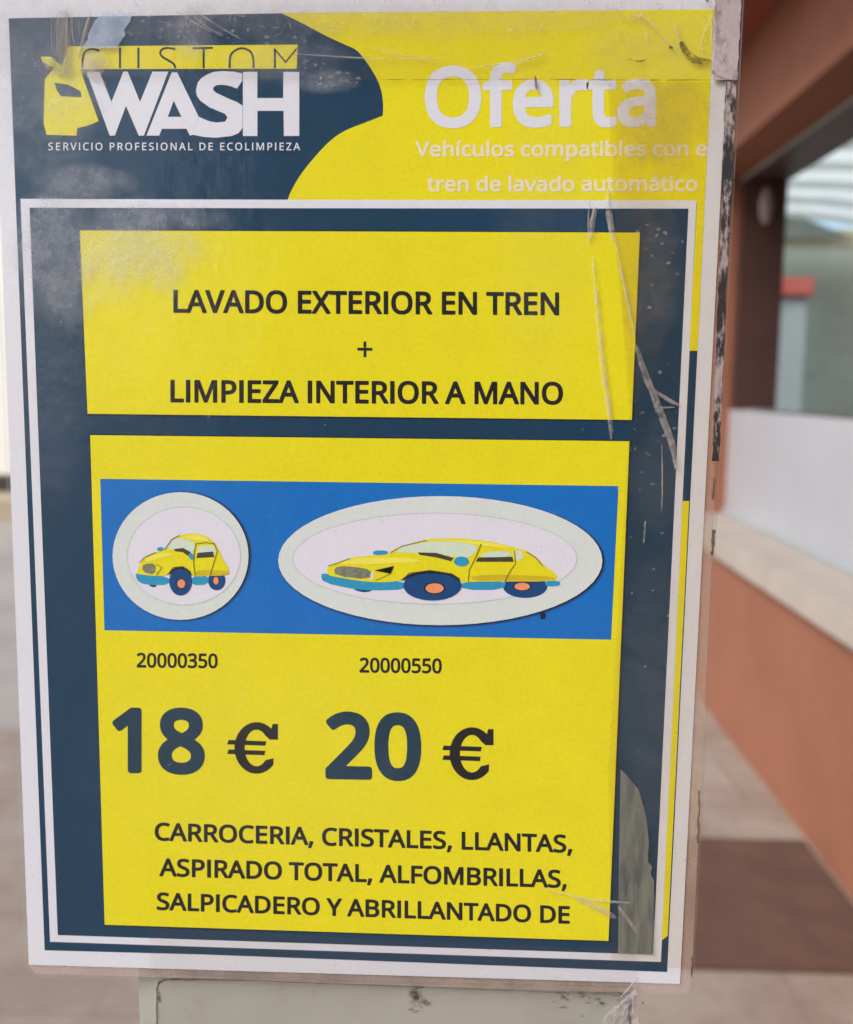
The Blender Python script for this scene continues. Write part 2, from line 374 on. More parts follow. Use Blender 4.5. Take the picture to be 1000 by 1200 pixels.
  's': [671,[411,804,353,807,290,803,231,793,176,775,126,748,85,713,64,686,43,645,31,591,34,518,49,468,84,418,120,386,171,355,353,276,406,250,435,227,444,213,447,200,440,168,417,146,381,133,331,128,281,128,235,134,162,154,85,186,67,187,51,181,37,168,31,150,31,27,36,13,48,0,94,-22,167,-43,253,-54,353,-54,440,-41,503,-19,564,18,604,59,632,109,647,168,648,241,642,272,631,304,598,354,564,386,526,411,462,443,281,519,246,541,233,559,232,581,244,599,276,614,312,621,367,621,417,615,544,575,567,578,583,591,633,704,634,722,625,741,608,753,535,781,476,795]],
  't': [506,[264,963,172,964,159,960,147,950,139,936,96,795,4,752,-14,735,-19,718,-19,650,-9,628,9,616,86,613,88,191,101,109,125,54,145,26,171,0,197,-19,236,-37,272,-48,318,-55,368,-55,413,-51,477,-36,500,-25,510,-14,516,4,516,109,505,131,486,143,468,144,400,130,354,130,322,143,303,168,296,195,294,222,294,609,295,614,472,614,495,622,506,636,511,650,510,759,500,779,477,792,295,793,293,931,281,953]],
  'u': [866,[759,791,620,792,602,787,587,772,581,750,581,341,577,286,568,241,547,191,529,169,511,154,465,136,406,130,356,135,321,150,296,177,283,213,277,268,277,750,274,768,261,784,238,793,106,792,92,788,78,777,71,763,69,750,69,259,74,186,88,124,106,81,137,36,179,-2,215,-23,256,-39,311,-51,361,-55,424,-54,488,-43,547,-21,597,10,602,8,606,-14,614,-28,638,-41,752,-42,770,-35,781,-23,788,0,788,750,786,763,779,777]],
  'v': [711,[723,791,577,793,559,787,545,775,355,254,164,777,150,788,136,792,0,793,-22,786,-36,771,-42,755,-39,736,245,-14,253,-27,264,-36,282,-42,432,-41,450,-34,464,-18,751,736,753,755,750,768,740,782]],
  'á': [786,[612,1113,451,1115,428,1107,417,1095,344,972,283,886,278,872,279,836,296,814,314,807,369,804,287,793,205,770,128,736,116,727,108,713,107,686,146,591,155,577,169,568,196,566,274,598,333,616,383,622,424,620,460,611,487,592,502,563,508,531,510,495,505,493,333,483,255,470,187,448,154,431,105,398,80,372,51,330,31,277,24,236,25,168,38,109,60,61,92,20,133,-12,178,-35,214,-46,264,-54,319,-56,378,-51,419,-42,460,-27,498,-5,533,23,548,-23,560,-35,574,-41,679,-41,699,-32,712,-14,714,513,710,577,695,641,673,686,654,713,632,736,592,765,560,780,508,795,419,805,413,809,455,840,524,905,592,979,636,1036,642,1054,641,1086,629,1104],[505,323,509,318,508,277,495,218,472,181,437,154,387,134,319,128,274,138,255,149,243,163,234,195,239,241,253,268,278,289,310,302,355,313,410,319]],
  'í': [361,[397,1114,238,1115,225,1112,211,1104,140,986,68,882,65,845,75,822,88,811,102,807,193,807,211,814,254,850,358,955,425,1039,430,1055,428,1086,416,1104],[254,791,111,792,88,779,78,759,77,0,79,-14,87,-27,111,-41,252,-41,270,-31,283,-9,284,750,282,764,275,777]]},
 'bold': {
  '0': [801,[437,1068,396,1069,337,1065,269,1050,223,1030,196,1014,169,992,132,956,83,881,50,795,28,695,17,581,17,422,29,309,53,209,90,118,139,45,178,7,205,-13,250,-39,281,-50,332,-63,369,-67,450,-65,496,-58,537,-45,600,-13,632,11,664,42,691,77,713,113,749,200,772,300,784,409,786,545,772,691,748,795,712,881,682,929,660,958,623,993,596,1014,550,1039,519,1052],[423,854,460,843,487,821,510,786,529,736,543,672,551,595,552,436,538,304,523,246,505,204,482,175,460,158,428,148,387,146,350,153,319,173,294,204,275,250,260,309,251,381,246,468,247,568,254,650,264,713,277,759,296,800,319,829,346,846,382,855]],
  '1': [801,[518,1050,497,1054,393,1054,370,1048,90,832,76,814,71,795,73,773,84,755,152,668,179,654,197,654,216,660,320,744,323,741,323,-5,328,-23,338,-38,352,-48,370,-54,511,-52,537,-36,551,-9,551,1000,543,1029,533,1041]],
  '2': [801,[455,1064,385,1068,335,1066,281,1058,222,1041,163,1017,102,982,42,936,27,914,25,891,32,868,104,777,126,763,149,760,167,765,240,814,299,842,344,852,399,854,449,843,484,818,501,786,507,741,503,691,490,650,467,605,438,564,344,460,19,127,13,105,14,-9,26,-35,49,-51,67,-54,731,-54,749,-50,763,-42,779,-18,782,0,781,123,771,145,749,162,731,166,351,168,542,359,608,432,649,484,685,541,713,597,728,641,740,705,741,773,730,841,707,900,674,950,626,996,572,1030,508,1053]],
  '8': [801,[416,1068,355,1066,310,1060,250,1045,206,1027,169,1006,127,972,96,937,76,904,58,859,48,800,48,741,58,691,75,645,99,604,128,568,173,527,105,472,58,413,28,350,19,313,15,272,17,209,33,141,61,81,105,29,160,-12,223,-41,296,-60,373,-68,455,-66,532,-53,600,-29,660,6,709,50,748,104,773,168,785,236,784,281,779,322,766,368,748,404,726,436,693,472,616,531,660,568,694,604,721,645,741,691,751,741,752,800,742,859,727,900,705,937,679,968,649,995,614,1018,573,1038,514,1056],[423,859,469,849,503,827,519,800,522,759,513,722,491,692,460,667,405,637,332,675,300,702,280,736,276,781,288,818,319,843,369,859],[391,409,450,383,500,353,533,322,551,291,556,245,552,222,543,200,514,168,473,147,441,141,400,138,360,141,323,148,296,159,278,172,262,191,248,218,243,250,246,281,254,309,269,334,296,363,332,388,378,412]]},
 'book': {
  'A': [895,[515,1018,505,1022,391,1022,376,1014,-15,9,-17,-5,-9,-15,127,-17,141,-11,258,291,264,292,631,291,750,-11,764,-17,891,-17,900,-16,908,-9,909,9,521,1009],[445,805,579,441,577,439,315,441,418,718]],
  'C': [885,[649,1027,540,1031,454,1022,372,1000,331,983,285,958,249,932,213,900,163,841,118,759,86,663,70,559,71,427,88,318,122,219,167,139,190,111,231,70,308,19,399,-15,508,-31,640,-28,704,-19,754,-7,808,10,819,22,820,136,817,145,808,152,799,153,667,122,563,114,508,117,463,126,419,141,381,161,333,200,295,250,265,313,245,391,238,445,236,522,242,586,254,645,272,700,295,745,325,786,358,818,399,846,445,867,490,879,545,885,599,885,658,876,722,858,790,831,799,833,807,841,858,950,859,959,854,968,804,991,754,1007]],
  'D': [1022,[521,1014,445,1017,136,1017,125,1014,119,1005,118,0,122,-11,131,-17,413,-17,495,-14,572,-2,672,28,759,74,813,119,873,191,891,223,918,282,938,350,946,391,953,468,953,550,938,664,920,727,893,786,859,839,835,868,792,909,740,945,686,973,649,986,590,1003],[472,873,559,859,627,833,660,814,690,789,733,736,763,671,776,623,784,568,785,459,772,373,749,305,712,245,663,197,606,164,568,149,490,131,399,125,281,125,279,873]],
  'E': [779,[705,1014,695,1017,136,1017,121,1009,118,1000,118,0,127,-15,136,-17,695,-17,710,-9,712,114,707,123,699,127,286,128,279,132,281,450,668,450,681,455,687,468,687,577,684,586,677,593,280,595,279,868,286,872,699,873,709,879,712,891,712,1000]],
  'F': [727,[705,1014,695,1017,136,1017,121,1009,118,1000,118,0,127,-15,263,-17,273,-14,279,-5,281,407,668,407,681,413,685,423,685,536,681,546,672,552,279,555,279,868,286,872,699,873,709,879,712,891,712,1000]],
  'I': [365,[100,-17,266,-17,266,1017,100,1017]],
  'L': [734,[273,1014,263,1017,136,1017,125,1014,119,1005,119,-5,125,-14,136,-17,704,-17,716,-5,716,41,716,114,713,123,704,129,279,132,279,1000]],
  'M': [1270,[1145,1014,1136,1017,949,1017,935,1009,636,229,631,227,337,1009,322,1017,136,1017,122,1011,118,1000,118,0,125,-14,136,-17,254,-17,263,-14,269,-5,268,774,562,-9,577,-17,677,-17,690,-14,698,-5,995,776,993,-5,999,-14,1009,-17,1136,-17,1145,-14,1152,0,1152,377,1152,1000]],
  'N': [1064,[939,1014,927,1017,809,1017,799,1013,794,1005,794,423,799,230,295,1011,281,1017,136,1017,122,1011,118,1000,118,0,125,-14,136,-17,254,-17,263,-14,269,-5,270,573,263,772,768,-11,781,-17,927,-17,936,-16,943,-9,946,0,946,1000]],
  'O': [1094,[591,1031,476,1029,399,1016,308,982,231,930,169,863,132,804,97,718,75,613,69,541,68,477,79,363,104,263,122,218,146,172,170,136,201,100,235,68,273,41,313,18,358,-2,408,-16,463,-26,576,-31,681,-17,758,8,799,29,838,54,872,82,904,115,934,154,958,195,996,286,1019,391,1025,472,1025,541,1013,650,984,750,940,838,904,886,881,911,835,950,785,981,754,996,690,1017],[576,886,658,873,717,847,763,811,799,763,828,700,847,627,857,545,856,441,845,361,824,291,794,231,757,186,722,158,667,131,599,116,522,113,449,125,390,148,340,184,300,231,270,291,249,363,238,445,238,559,249,641,271,713,299,769,340,817,390,853,449,876,522,887]],
  'P': [847,[481,1014,399,1017,136,1017,125,1014,119,1005,118,0,122,-11,131,-17,263,-17,273,-14,279,-5,281,371,404,372,481,378,549,392,609,413,660,441,709,482,745,527,772,582,790,659,792,741,779,809,759,860,740,890,697,936,640,973,572,998],[436,873,499,863,540,850,572,831,599,805,619,764,627,723,626,668,612,614,599,591,577,567,545,546,513,533,427,517,281,515,279,873]],
  'R': [871,[493,1014,413,1017,136,1017,125,1014,119,1005,118,0,122,-11,131,-17,263,-17,273,-14,279,-5,281,396,450,395,692,-14,704,-17,849,-17,861,-14,867,-5,865,9,603,436,605,441,672,477,708,505,744,545,770,591,786,641,793,714,788,782,776,832,760,868,740,900,713,930,681,955,645,975,599,993,554,1005],[427,873,490,867,536,856,575,836,599,813,619,777,627,736,627,686,614,632,599,605,577,580,549,562,513,549,440,538,281,538,280,873]],
  'S': [769,[405,1031,312,1024,249,1006,181,973,135,935,100,891,77,836,69,800,67,763,73,691,87,641,108,600,136,563,176,527,210,504,262,476,462,393,499,371,525,350,544,324,555,295,559,254,555,218,535,178,503,148,458,127,399,115,331,113,253,120,162,141,76,171,62,169,54,154,55,27,62,19,81,10,140,-9,235,-26,349,-31,449,-23,521,-5,585,25,617,46,646,72,685,122,709,181,720,245,716,327,695,391,658,445,617,482,553,521,494,549,367,600,299,635,259,668,237,704,229,759,232,786,239,809,252,831,267,847,312,873,371,885,449,884,535,868,635,833,644,833,655,841,696,954,696,963,690,972,626,997,558,1016,485,1027]],
  'V': [840,[851,1014,841,1017,709,1017,700,1016,692,1009,467,368,423,226,418,223,385,332,147,1009,132,1017,82,1017,0,1017,-15,1009,-15,991,340,-5,350,-16,482,-17,491,-16,498,-9,856,991,857,1005]],
  'Z': [801,[743,1014,730,1017,71,1017,62,1016,55,1009,53,886,58,876,67,871,546,868,38,105,36,0,44,-15,53,-17,744,-17,753,-16,761,-9,764,114,753,128,240,132,747,895,750,1000]]}}


def lettering(text, face, x0, x1, b0, b1, h, layer, mat, parent, name='lettering', track=0, label=None):
    """Letter outlines set on a baseline from (x0,b0) to (x1,b1), capital height h."""
    F = FONT[face]
    pen, glyphs = 0, []
    for ch in text:
        if ch == ' ':
            pen += 360 + track
            continue
        g = F[ch]
        glyphs.append((pen, g[1:]))
        pen += g[0] + track
    xs = [p + v for p, ls in glyphs for l in ls for v in l[0::2]]
    a, b = min(xs), max(xs)
    out = []
    for p, ls in glyphs:
        loops = []
        for l in ls:
            loops.append([((p + l[i] - a) / (b - a), l[i + 1] / 1000.0) for i in range(0, len(l), 2)])
        loops.sort(key=lambda q: -abs(sum(q[i - 1][0] * q[i][1] - q[i][0] * q[i - 1][1] for i in range(len(q)))))
        shapes = []
        for lp in loops:
            for s in shapes:
                if inside(lp[0], s[0]):
                    s.append(lp)
                    break
            else:
                shapes.append([lp])
        for s in shapes:
            out.append([[(x0 + (x1 - x0) * t, b0 + (b1 - b0) * t - h * z) for t, z in lp] for lp in s])
    return flat(name, out, layer, mat, parent, label)


# ------------------------------------------------------------------ materials
NAVY = mat_print('navy_ink', (6, 54, 82))
NAVY2 = mat_print('navy_text_ink', (10, 52, 72), .08)
EDGE = mat_print('dark_edge_ink', (10, 26, 46), .1)
YEL = mat_print('yellow_ink', (228, 218, 4), .05)
WHITE = mat_print('paper_white', (219, 222, 229), .03)
BLACK = mat_print('black_ink', (15, 14, 18), .2)
BLUE = mat_print('blue_ink', (0, 108, 190), .06)
RING = mat_print('ring_ink', (212, 220, 216), .04)
DISC = mat_print('disc_ink', (221, 220, 230), .03)
WHEEL = mat_print('wheel_ink', (0, 66, 122), .1)
HUB = mat_print('hub_ink', (236, 150, 100), .06)
BUMP = mat_print('bumper_ink', (38, 150, 190), .08)
PANE = mat_print('pane_ink', (206, 222, 200), .05)
GRILLE = mat_print('grille_ink', (122, 126, 104), .25)
DASH = mat_print('dash_ink', (62, 62, 44), .2)
YEL_HI = mat_print('yellow_light_ink', (238, 230, 84), .04)
YEL_LO = mat_print('yellow_shade_ink', (204, 182, 10), .06)
LINE = mat_print('outline_ink', (96, 84, 20), .2)
FADED = mat_print('faded_white_ink', (232, 222, 190), .03)


def film_material(name, zones, tint=(1, 1, 1, 1), haze=0.03, glare_dust_rgb=(205, 202, 206), rough=.16, bump_d=.0004, specks=.5, refl=.036):
    """Clear plastic: transparent with Fresnel reflections, dust and painted glare where the zones say."""
    t = NT(name)
    c = t.coord()
    sep = t.n('ShaderNodeSeparateXYZ')
    t.l(c, sep.inputs[0])
    fine = t.noise(c, 240, 8, .82)
    mid = t.noise(c, 70, 7, .72)
    total = None
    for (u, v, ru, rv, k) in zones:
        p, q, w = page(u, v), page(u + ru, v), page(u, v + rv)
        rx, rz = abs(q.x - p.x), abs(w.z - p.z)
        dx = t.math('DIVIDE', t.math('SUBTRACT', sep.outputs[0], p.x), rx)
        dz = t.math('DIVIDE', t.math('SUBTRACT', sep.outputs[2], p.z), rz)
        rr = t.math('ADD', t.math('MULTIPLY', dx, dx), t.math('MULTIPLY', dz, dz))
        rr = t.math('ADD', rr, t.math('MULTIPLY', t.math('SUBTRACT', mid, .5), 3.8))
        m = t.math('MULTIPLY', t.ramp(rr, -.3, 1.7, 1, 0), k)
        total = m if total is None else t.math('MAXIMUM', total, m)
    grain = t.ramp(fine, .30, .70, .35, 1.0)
    scr = t.ramp(t.noise(c, 60, 8, .85, (14, 1, 1.2)), .66, .74, 0, .10)
    scr2 = t.ramp(t.noise(c, 70, 8, .85, (1, 1, 16)), .68, .76, 0, .08)
    sp = t.ramp(t.noise(c, 700, 2, .5), .74, .80, 0, specks * .5)
    hz = t.math('ADD', haze, t.math('ADD', scr, t.math('ADD', scr2, sp)))
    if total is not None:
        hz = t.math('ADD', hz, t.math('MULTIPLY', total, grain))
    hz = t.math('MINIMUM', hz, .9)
    nrm = t.bump(t.math('ADD', t.noise(c, 130, 4, .6), t.math('MULTIPLY', t.noise(c, 30, 2, .5), 2.0)), .6, bump_d)
    tr = t.n('ShaderNodeBsdfTransparent')
    tr.inputs[0].default_value = tint
    gl = t.n('ShaderNodeBsdfGlossy')
    gl.inputs['Roughness'].default_value = rough
    t.l(nrm, gl.inputs['Normal'])
    lw = t.n('ShaderNodeLayerWeight')
    t.l(nrm, lw.inputs['Normal'])
    frf = t.math('ADD', refl, t.math('MULTIPLY', t.math('POWER', lw.outputs['Facing'], 5.0), .7))
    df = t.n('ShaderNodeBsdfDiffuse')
    df.inputs[0].default_value = s2l(glare_dust_rgb)
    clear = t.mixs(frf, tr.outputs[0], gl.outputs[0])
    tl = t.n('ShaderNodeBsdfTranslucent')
    tl.inputs[0].default_value = s2l(glare_dust_rgb)
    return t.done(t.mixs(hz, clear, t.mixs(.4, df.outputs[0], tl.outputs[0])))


FILM = film_material('laminate_film', [  # upper-left zones paint the film's pale glare as haze
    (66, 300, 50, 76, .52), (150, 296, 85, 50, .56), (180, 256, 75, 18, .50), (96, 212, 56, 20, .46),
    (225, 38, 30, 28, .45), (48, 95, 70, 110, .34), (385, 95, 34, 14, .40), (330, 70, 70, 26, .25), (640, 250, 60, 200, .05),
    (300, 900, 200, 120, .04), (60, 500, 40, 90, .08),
    (770, 560, 30, 60, .10), (765, 800, 40, 150, .10), (770, 330, 30, 60, .08)], haze=.02, glare_dust_rgb=(222, 226, 232))
TAPE = film_material('packing_tape', [(420, 22, 400, 22, .12), (770, 60, 80, 50, .10)], tint=(.995, .99, .985, 1), haze=.012,
                     glare_dust_rgb=(206, 198, 196), bump_d=.0008, refl=.006)
TAPE_OLD = film_material('yellowed_tape', [(775, 120, 60, 80, .20), (745, 330, 40, 120, .10)], tint=(.99, .975, .95, 1), haze=.015,
                         glare_dust_rgb=(190, 168, 130), bump_d=.0006, refl=.005)

t = NT('tape_crease')
tr = t.n('ShaderNodeBsdfTransparent')
cn = t.noise(t.coord(), 300, 4, .7)
CREASE = t.done(t.mixs(t.ramp(cn, .3, .7, .04, .30), tr.outputs[0], t.bsdf(s2l((206, 196, 186)), .35)))
t = NT('air_bubble')
tr = t.n('ShaderNodeBsdfTransparent')
cn = t.noise(t.coord(), 110, 7, .75, (2.2, 1, .35))
BUBBLE = t.done(t.mixs(t.ramp(cn, .33, .66, .08, .34), tr.outputs[0], t.bsdf(s2l((164, 162, 142)), .35)))

t = NT('sealed_margin')
tr = t.n('ShaderNodeBsdfTransparent')
cn = t.noise(t.coord(), 60, 4, .6, (1.2, 1, .8))
MARGIN = t.done(t.mixs(t.ramp(cn, .3, .7, .18, .42), tr.outputs[0], t.bsdf(s2l((204, 184, 174)), .5)))

t = NT('adhesive_residue')
c = t.coord()
n1 = t.noise(c, 170, 6, .75, (1.6, 1, .5))
n2 = t.noise(c, 500, 4, .7)
RESIDUE = t.done(t.bsdf(t.mixc(t.ramp(n1, .42, .54), t.mixc(n2, s2l((190, 176, 172)), s2l((120, 110, 108))), s2l((40, 36, 38))), .8))
t = NT('dirty_tape_end')
c = t.coord()
n1 = t.noise(c, 220, 6, .78, (1.4, 1, .8))
n2 = t.noise(c, 60, 4, .7)
DIRTY = t.done(t.bsdf(t.mixc(t.ramp(n1, .46, .72, 0, .8), t.mixc(n2, s2l((196, 182, 182)), s2l((150, 138, 136))), s2l((78, 66, 64))), .5))
t = NT('grime')
tr = t.n('ShaderNodeBsdfTransparent')
cn = t.noise(t.coord(), 240, 5, .7)
GRIME = t.done(t.mixs(t.ramp(cn, .35, .65, .02, .62), tr.outputs[0], t.bsdf(s2l((92, 72, 50)), .9)))

TERRA = mat_wall('terracotta_render', (147, 93, 68), 3.0, .08, bumpd=.003)
SOFFIT = mat_wall('soffit_paint', (140, 70, 44), 3.0, .08)
SILL = mat_wall('sill_stone', (178, 165, 152), 6.0, .08, .7)
FRAME = mat_wall('brown_metal', (78, 53, 48), 6.0, .1, .45, .0005)
PANEL = mat_wall('white_board', (176, 175, 178), 1.6, .05, .35, .0003)
POSTM = mat_wall('post_paint', (158, 158, 146), 14.0, .06, .5, .0004, dirt=((120, 108, 92), .35))
POSTR = mat_wall('post_rim_paint', (170, 171, 158), 14.0, .05, .5, .0004, dirt=((140, 128, 110), .25))
GRIT = mat_wall('dark_grime', (96, 84, 66), 200.0, .4, .9, .0003)

t = NT('pavement_slabs')
c = t.coord()
br = t.n('ShaderNodeTexBrick')
t.l(c, br.inputs['Vector'])
br.offset = 0.5
for k, v in (('Scale', 1.0), ('Mortar Size', .006), ('Brick Width', .4), ('Row Height', .4), ('Bias', 0.0)):
    br.inputs[k].default_value = v
br.inputs['Color1'].default_value = s2l((164, 150, 134))
br.inputs['Color2'].default_value = s2l((156, 140, 124))
br.inputs['Mortar'].default_value = s2l((140, 120, 108))
blot = t.noise(c, 1.7, 6, .7)
blot2 = t.noise(c, 30, 4, .7)
col = t.mixc(t.ramp(blot, .40, .62, 0, .75), br.outputs['Color'], s2l((138, 116, 100)))
col = t.mixc(t.ramp(blot2, .5, .7, 0, .35), col, s2l((120, 100, 90)))
PAVE = t.done(t.bsdf(col, .8, t.bump(blot2, .3, .003)))
ROAD = mat_wall('worn_concrete', (160, 150, 138), 1.2, .12, .85, .003)
BANDM = mat_wall('brown_band', (98, 70, 55), 5.0, .16, .95, .006, dirt=((70, 52, 43), .6))
PALE = mat_wall('pale_render', (228, 224, 212), 1.0, .05)
DARKP = mat_wall('dark_plinth', (62, 54, 48), 3.0, .15)
TAN = mat_wall('tan_kerb', (176, 158, 132), 3.0, .1)
ROOFM = mat_wall('grey_green_wall', (160, 168, 158), 1.0, .15)
BEAM = mat_wall('cream_beam', (206, 198, 170), 1.0, .06)
REDM = mat_wall('red_paint', (200, 104, 92), 3.0, .08, .45, .0005)
GREYM = mat_wall('grey_metal', (168, 176, 176), 3.0, .05, .4, .0005)
ROOM = mat_wall('dim_room', (92, 92, 88), 1.0, .2)
t = NT('canopy_sheet')
td = t.n('ShaderNodeBsdfTranslucent')
td.inputs[0].default_value = (.97, .95, .89, 1)
dd = t.n('ShaderNodeBsdfDiffuse')
dd.inputs[0].default_value = (.86, .85, .80, 1)
CANOPY = t.done(t.mixs(.2, td.outputs[0], dd.outputs[0]))
RIBM = mat_wall('canopy_rib', (226, 230, 226), 2.0, .05, .5)

t = NT('window_glass')
tr = t.n('ShaderNodeBsdfTransparent')
tr.inputs[0].default_value = (.93, .96, .945, 1)
gl = t.n('ShaderNodeBsdfGlossy')
gl.inputs['Roughness'].default_value = .01
lw = t.n('ShaderNodeLayerWeight')
gf = t.math('ADD', .02, t.math('MULTIPLY', t.math('POWER', lw.outputs['Facing'], 5.0), .25))
GLASS = t.done(t.mixs(gf, tr.outputs[0], gl.outputs[0]))

# ------------------------------------------------------------------ the setting: ground
WALL_ROT = R(1.0)                             # the building runs one degree off the poster's normal
DN = Vector((math.cos(WALL_ROT), math.sin(WALL_ROT), 0))
DS = Vector((-math.sin(WALL_ROT), math.cos(WALL_ROT), 0))
FOOT = Vector((CAM.x, CAM.y, 0))


def W(l, s, z=0.0):
    return FOOT + DN * l + DS * s + Vector((0, 0, z))


def sheet(name, pts, z, mat, loc=(0, 0, 0)):
    bm = bmesh.new()
    vs = [bm.verts.new((x, y, z)) for x, y in pts]
    bm.faces.new(vs)
    o = bmobj(name, bm, mat)
    o.location = loc
    o.rotation_euler = (0, 0, WALL_ROT)
    if o.data.polygons[0].normal.z < 0:
        o.data.flip_normals()
    return tag(o, kind='structure')


sheet('ground', [(-150, -150), (150, -150), (150, 250), (-150, 250)], -0.12, ROAD, FOOT)
bm = bmesh.new()
add_box(bm, -8.0, 1.13, -8.0, 3.80, -0.119, 0.0)
pv = bmobj('pavement', bm, PAVE)
pv.location = FOOT
pv.rotation_euler = (0, 0, WALL_ROT)
tag(pv, kind='structure')
bm = bmesh.new()
add_box(bm, -0.9, 1.13, 3.803, 9.0, -0.119, 0.0)
pv = bmobj('side_pavement', bm, PAVE)
pv.location = FOOT
pv.rotation_euler = (0, 0, WALL_ROT)
tag(pv, kind='structure')

# ------------------------------------------------------------------ building with the recessed window
bd = empty('building', W(1.11, 0, 0), WALL_ROT, 'terracotta rendered building with a recessed window and pale stone sill beside the poster', 'building')
S0, S1, SE = 0.6, 4.79, 5.3                   # opening from S0 to S1 along the wall, wall ends at SE
ZS, ZB, ZL, ZE = 0.695, 0.80, 2.37, 2.74      # sill underside, sill top, lintel underside, eave
RC = 0.19                                     # recess depth
bm = bmesh.new()
add_box(bm, 0, .26, -2.0, SE, -.12, ZS)                       # below the sill
add_box(bm, 0, .26, -2.0, S0, ZS + .001, ZL)                  # near pier
add_box(bm, 0, .26, S1, SE, ZS + .001, ZL)                    # far pier
add_box(bm, 0, .26, -2.0, SE, ZL + .001, 3.2)                 # lintel band
bmobj('wall', bm, TERRA, bd)
bm = bmesh.new()
add_box(bm, -.32, -.003, -2.3, SE + .3, ZE, ZE + .10)
add_box(bm, -.36, -.323, -2.3, SE + .3, ZE - .03, ZE + .16)
bmobj('eave', bm, SOFFIT, bd)
bm = bmesh.new()
add_box(bm, -.035, RC - .003, S0 + .004, S1 - .004, ZS + .003, ZB, bev=.006)
sillo = bmobj('sill', bm, SILL, bd)
bm = bmesh.new()
add_box(bm, RC, RC + .02, S0 + .003, S1 - .003, ZB + .004, 1.30)
bmobj('lower_board', bm, PANEL, bd, 'plain white board closing the lower half of the window')
bm = bmesh.new()
add_box(bm, RC - .012, RC - .003, S0 + .003, S1 - .003, ZB + .003, ZB + .022)
bmobj('board_trim', bm, GREYM, bd)
fr = None
bm = bmesh.new()
add_box(bm, RC, RC + .20, S1 - .07, S1 - .003, 1.303, ZL - .003)
add_box(bm, RC, RC + .20, S0 + .003, S0 + .07, 1.303, ZL - .003)
add_box(bm, RC, RC + .20, S0 + .072, S1 - .072, ZL - .022, ZL - .003)
add_box(bm, RC + .022, RC + .20, S0 + .072, S1 - .072, 1.26, 1.299)
fr = bmobj('window_frame', bm, FRAME, bd)
bm = bmesh.new()
add_box(bm, RC - .003, RC - .001, S0 + .005, S1 - .005, ZL - .02, ZL - .003)
bmobj('head_trim', bm, GREYM, fr)
box('pane', (RC + .202, RC + .208, S0 + .003, S1 - .003, 1.26, ZL - .003), GLASS, fr)
bm = bmesh.new()
bmesh.ops.create_uvsphere(bm, u_segments=20, v_segments=12, radius=1.0)
for v in bm.verts:
    v.co = Vector((RC + .105 + v.co.x * .034, S1 - .078 + v.co.y * .014, 2.235 + v.co.z * .085))
bmobj('latch', bm, mat_wall('latch_plastic', (168, 146, 150), 5, .05, .4, .0003), fr, smooth=True)
bm = bmesh.new()                                                # the room behind, glazed at its far end
add_box(bm, .463, 2.4, -2.0, SE, -.02, 0.0)
add_box(bm, .263, 2.4, -2.0, SE, 2.9, 2.95)
add_box(bm, 2.403, 2.5, -2.0, SE, -.02, 2.95)
add_box(bm, .263, 2.4, -2.1, -2.003, -.02, 2.95)
add_box(bm, .263, 2.4, SE - .1, SE - .003, .003, .90)
bmobj('interior', bm, ROOM, bd)

# thin dark brown band on the pavement along the wall
bm = bmesh.new()
add_box(bm, 0, .94, 0, .70, 0.001, .010, bev=.003)
mt = bmobj('pavement_band', bm, BANDM)
mt.location = W(.155, 2.235, .0)
mt.rotation_euler = (0, 0, WALL_ROT)
tag(mt, 'thin dark reddish brown band lying flat on the pavement against the terracotta wall', 'mat')

# far left: pale garden wall with a dark foot, across the concrete yard
gw = empty('boundary_wall', W(-9.0, 11.4, -.12), WALL_ROT, 'pale rendered wall with a dark foot across the yard at the left edge', 'wall')
box('render', (0, 5.2, .02, .3, .42, 3.4), PALE, gw)
box('plinth', (0, 5.2, 0, .32, .22, .417), DARKP, gw)
box('kerb', (0, 5.2, -.9, .32, 0, .217), TAN, gw)

# the wash bay whose white roof shows through the window
cw = empty('wash_canopy', W(1.7, 8.6, -.12), WALL_ROT, 'white ribbed canopy roof seen through the upper part of the window', 'canopy')
bm = bmesh.new()
NS = 14


def vault(k):
    a = math.pi * k / NS
    return (3.05 - 3.15 * math.cos(a), 3.60 + 0.85 * math.sin(a))


for k in range(NS):
    (x0, z0), (x1, z1) = vault(k), vault(k + 1)
    q = [bm.verts.new(p) for p in ((x0, 0, z0), (x1, 0, z1), (x1, 8.4, z1), (x0, 8.4, z0))]
    bm.faces.new(q)
bmobj('roof_sheet', bm, CANOPY, cw)
for j in range(8):
    bm = bmesh.new()
    y = .1 + j * 1.15
    for k in range(NS):
        (x0, z0), (x1, z1) = vault(k), vault(k + 1)
        q = []
        for (x, z) in ((x0, z0), (x1, z1)):
            for dy, dz in ((0, -.11), (.06, -.11), (.06, -.01), (0, -.01)):
                q.append(bm.verts.new((x, y + dy, z + dz)))
        for a in range(4):
            b = (a + 1) % 4
            bm.faces.new((q[a], q[b], q[4 + b], q[4 + a]))
    bmobj('rib', bm, RIBM, cw)
bm = bmesh.new()
add_box(bm, -.1, 6.2, 8.60, 8.75, 3.90, 4.20)
bmobj('cross_beam', bm, BEAM, cw)
for x in (-.1, 6.1):
    for y in (.2, 8.2):
        box('column', (x - .06, x + .06, y, y + .12, 0, 3.75), GREYM, cw)
bw = empty('bay_wall', W(1.2, 17.8, -.12), WALL_ROT, 'grey green wall closing the wash bay, seen through the window', 'wall')
bm = bmesh.new()
add_box(bm, 0, 8.6, 0, .2, 0, 4.0)
bmobj('masonry', bm, ROOFM, bw)
bm = bmesh.new()
f = bm.faces.new([bm.verts.new(p) for p in ((2.5, -.78, 4.03), (5.35, -.78, 4.03), (4.9, -.78, 4.20), (4.2, -.78, 4.46), (2.5, -.78, 4.46))])
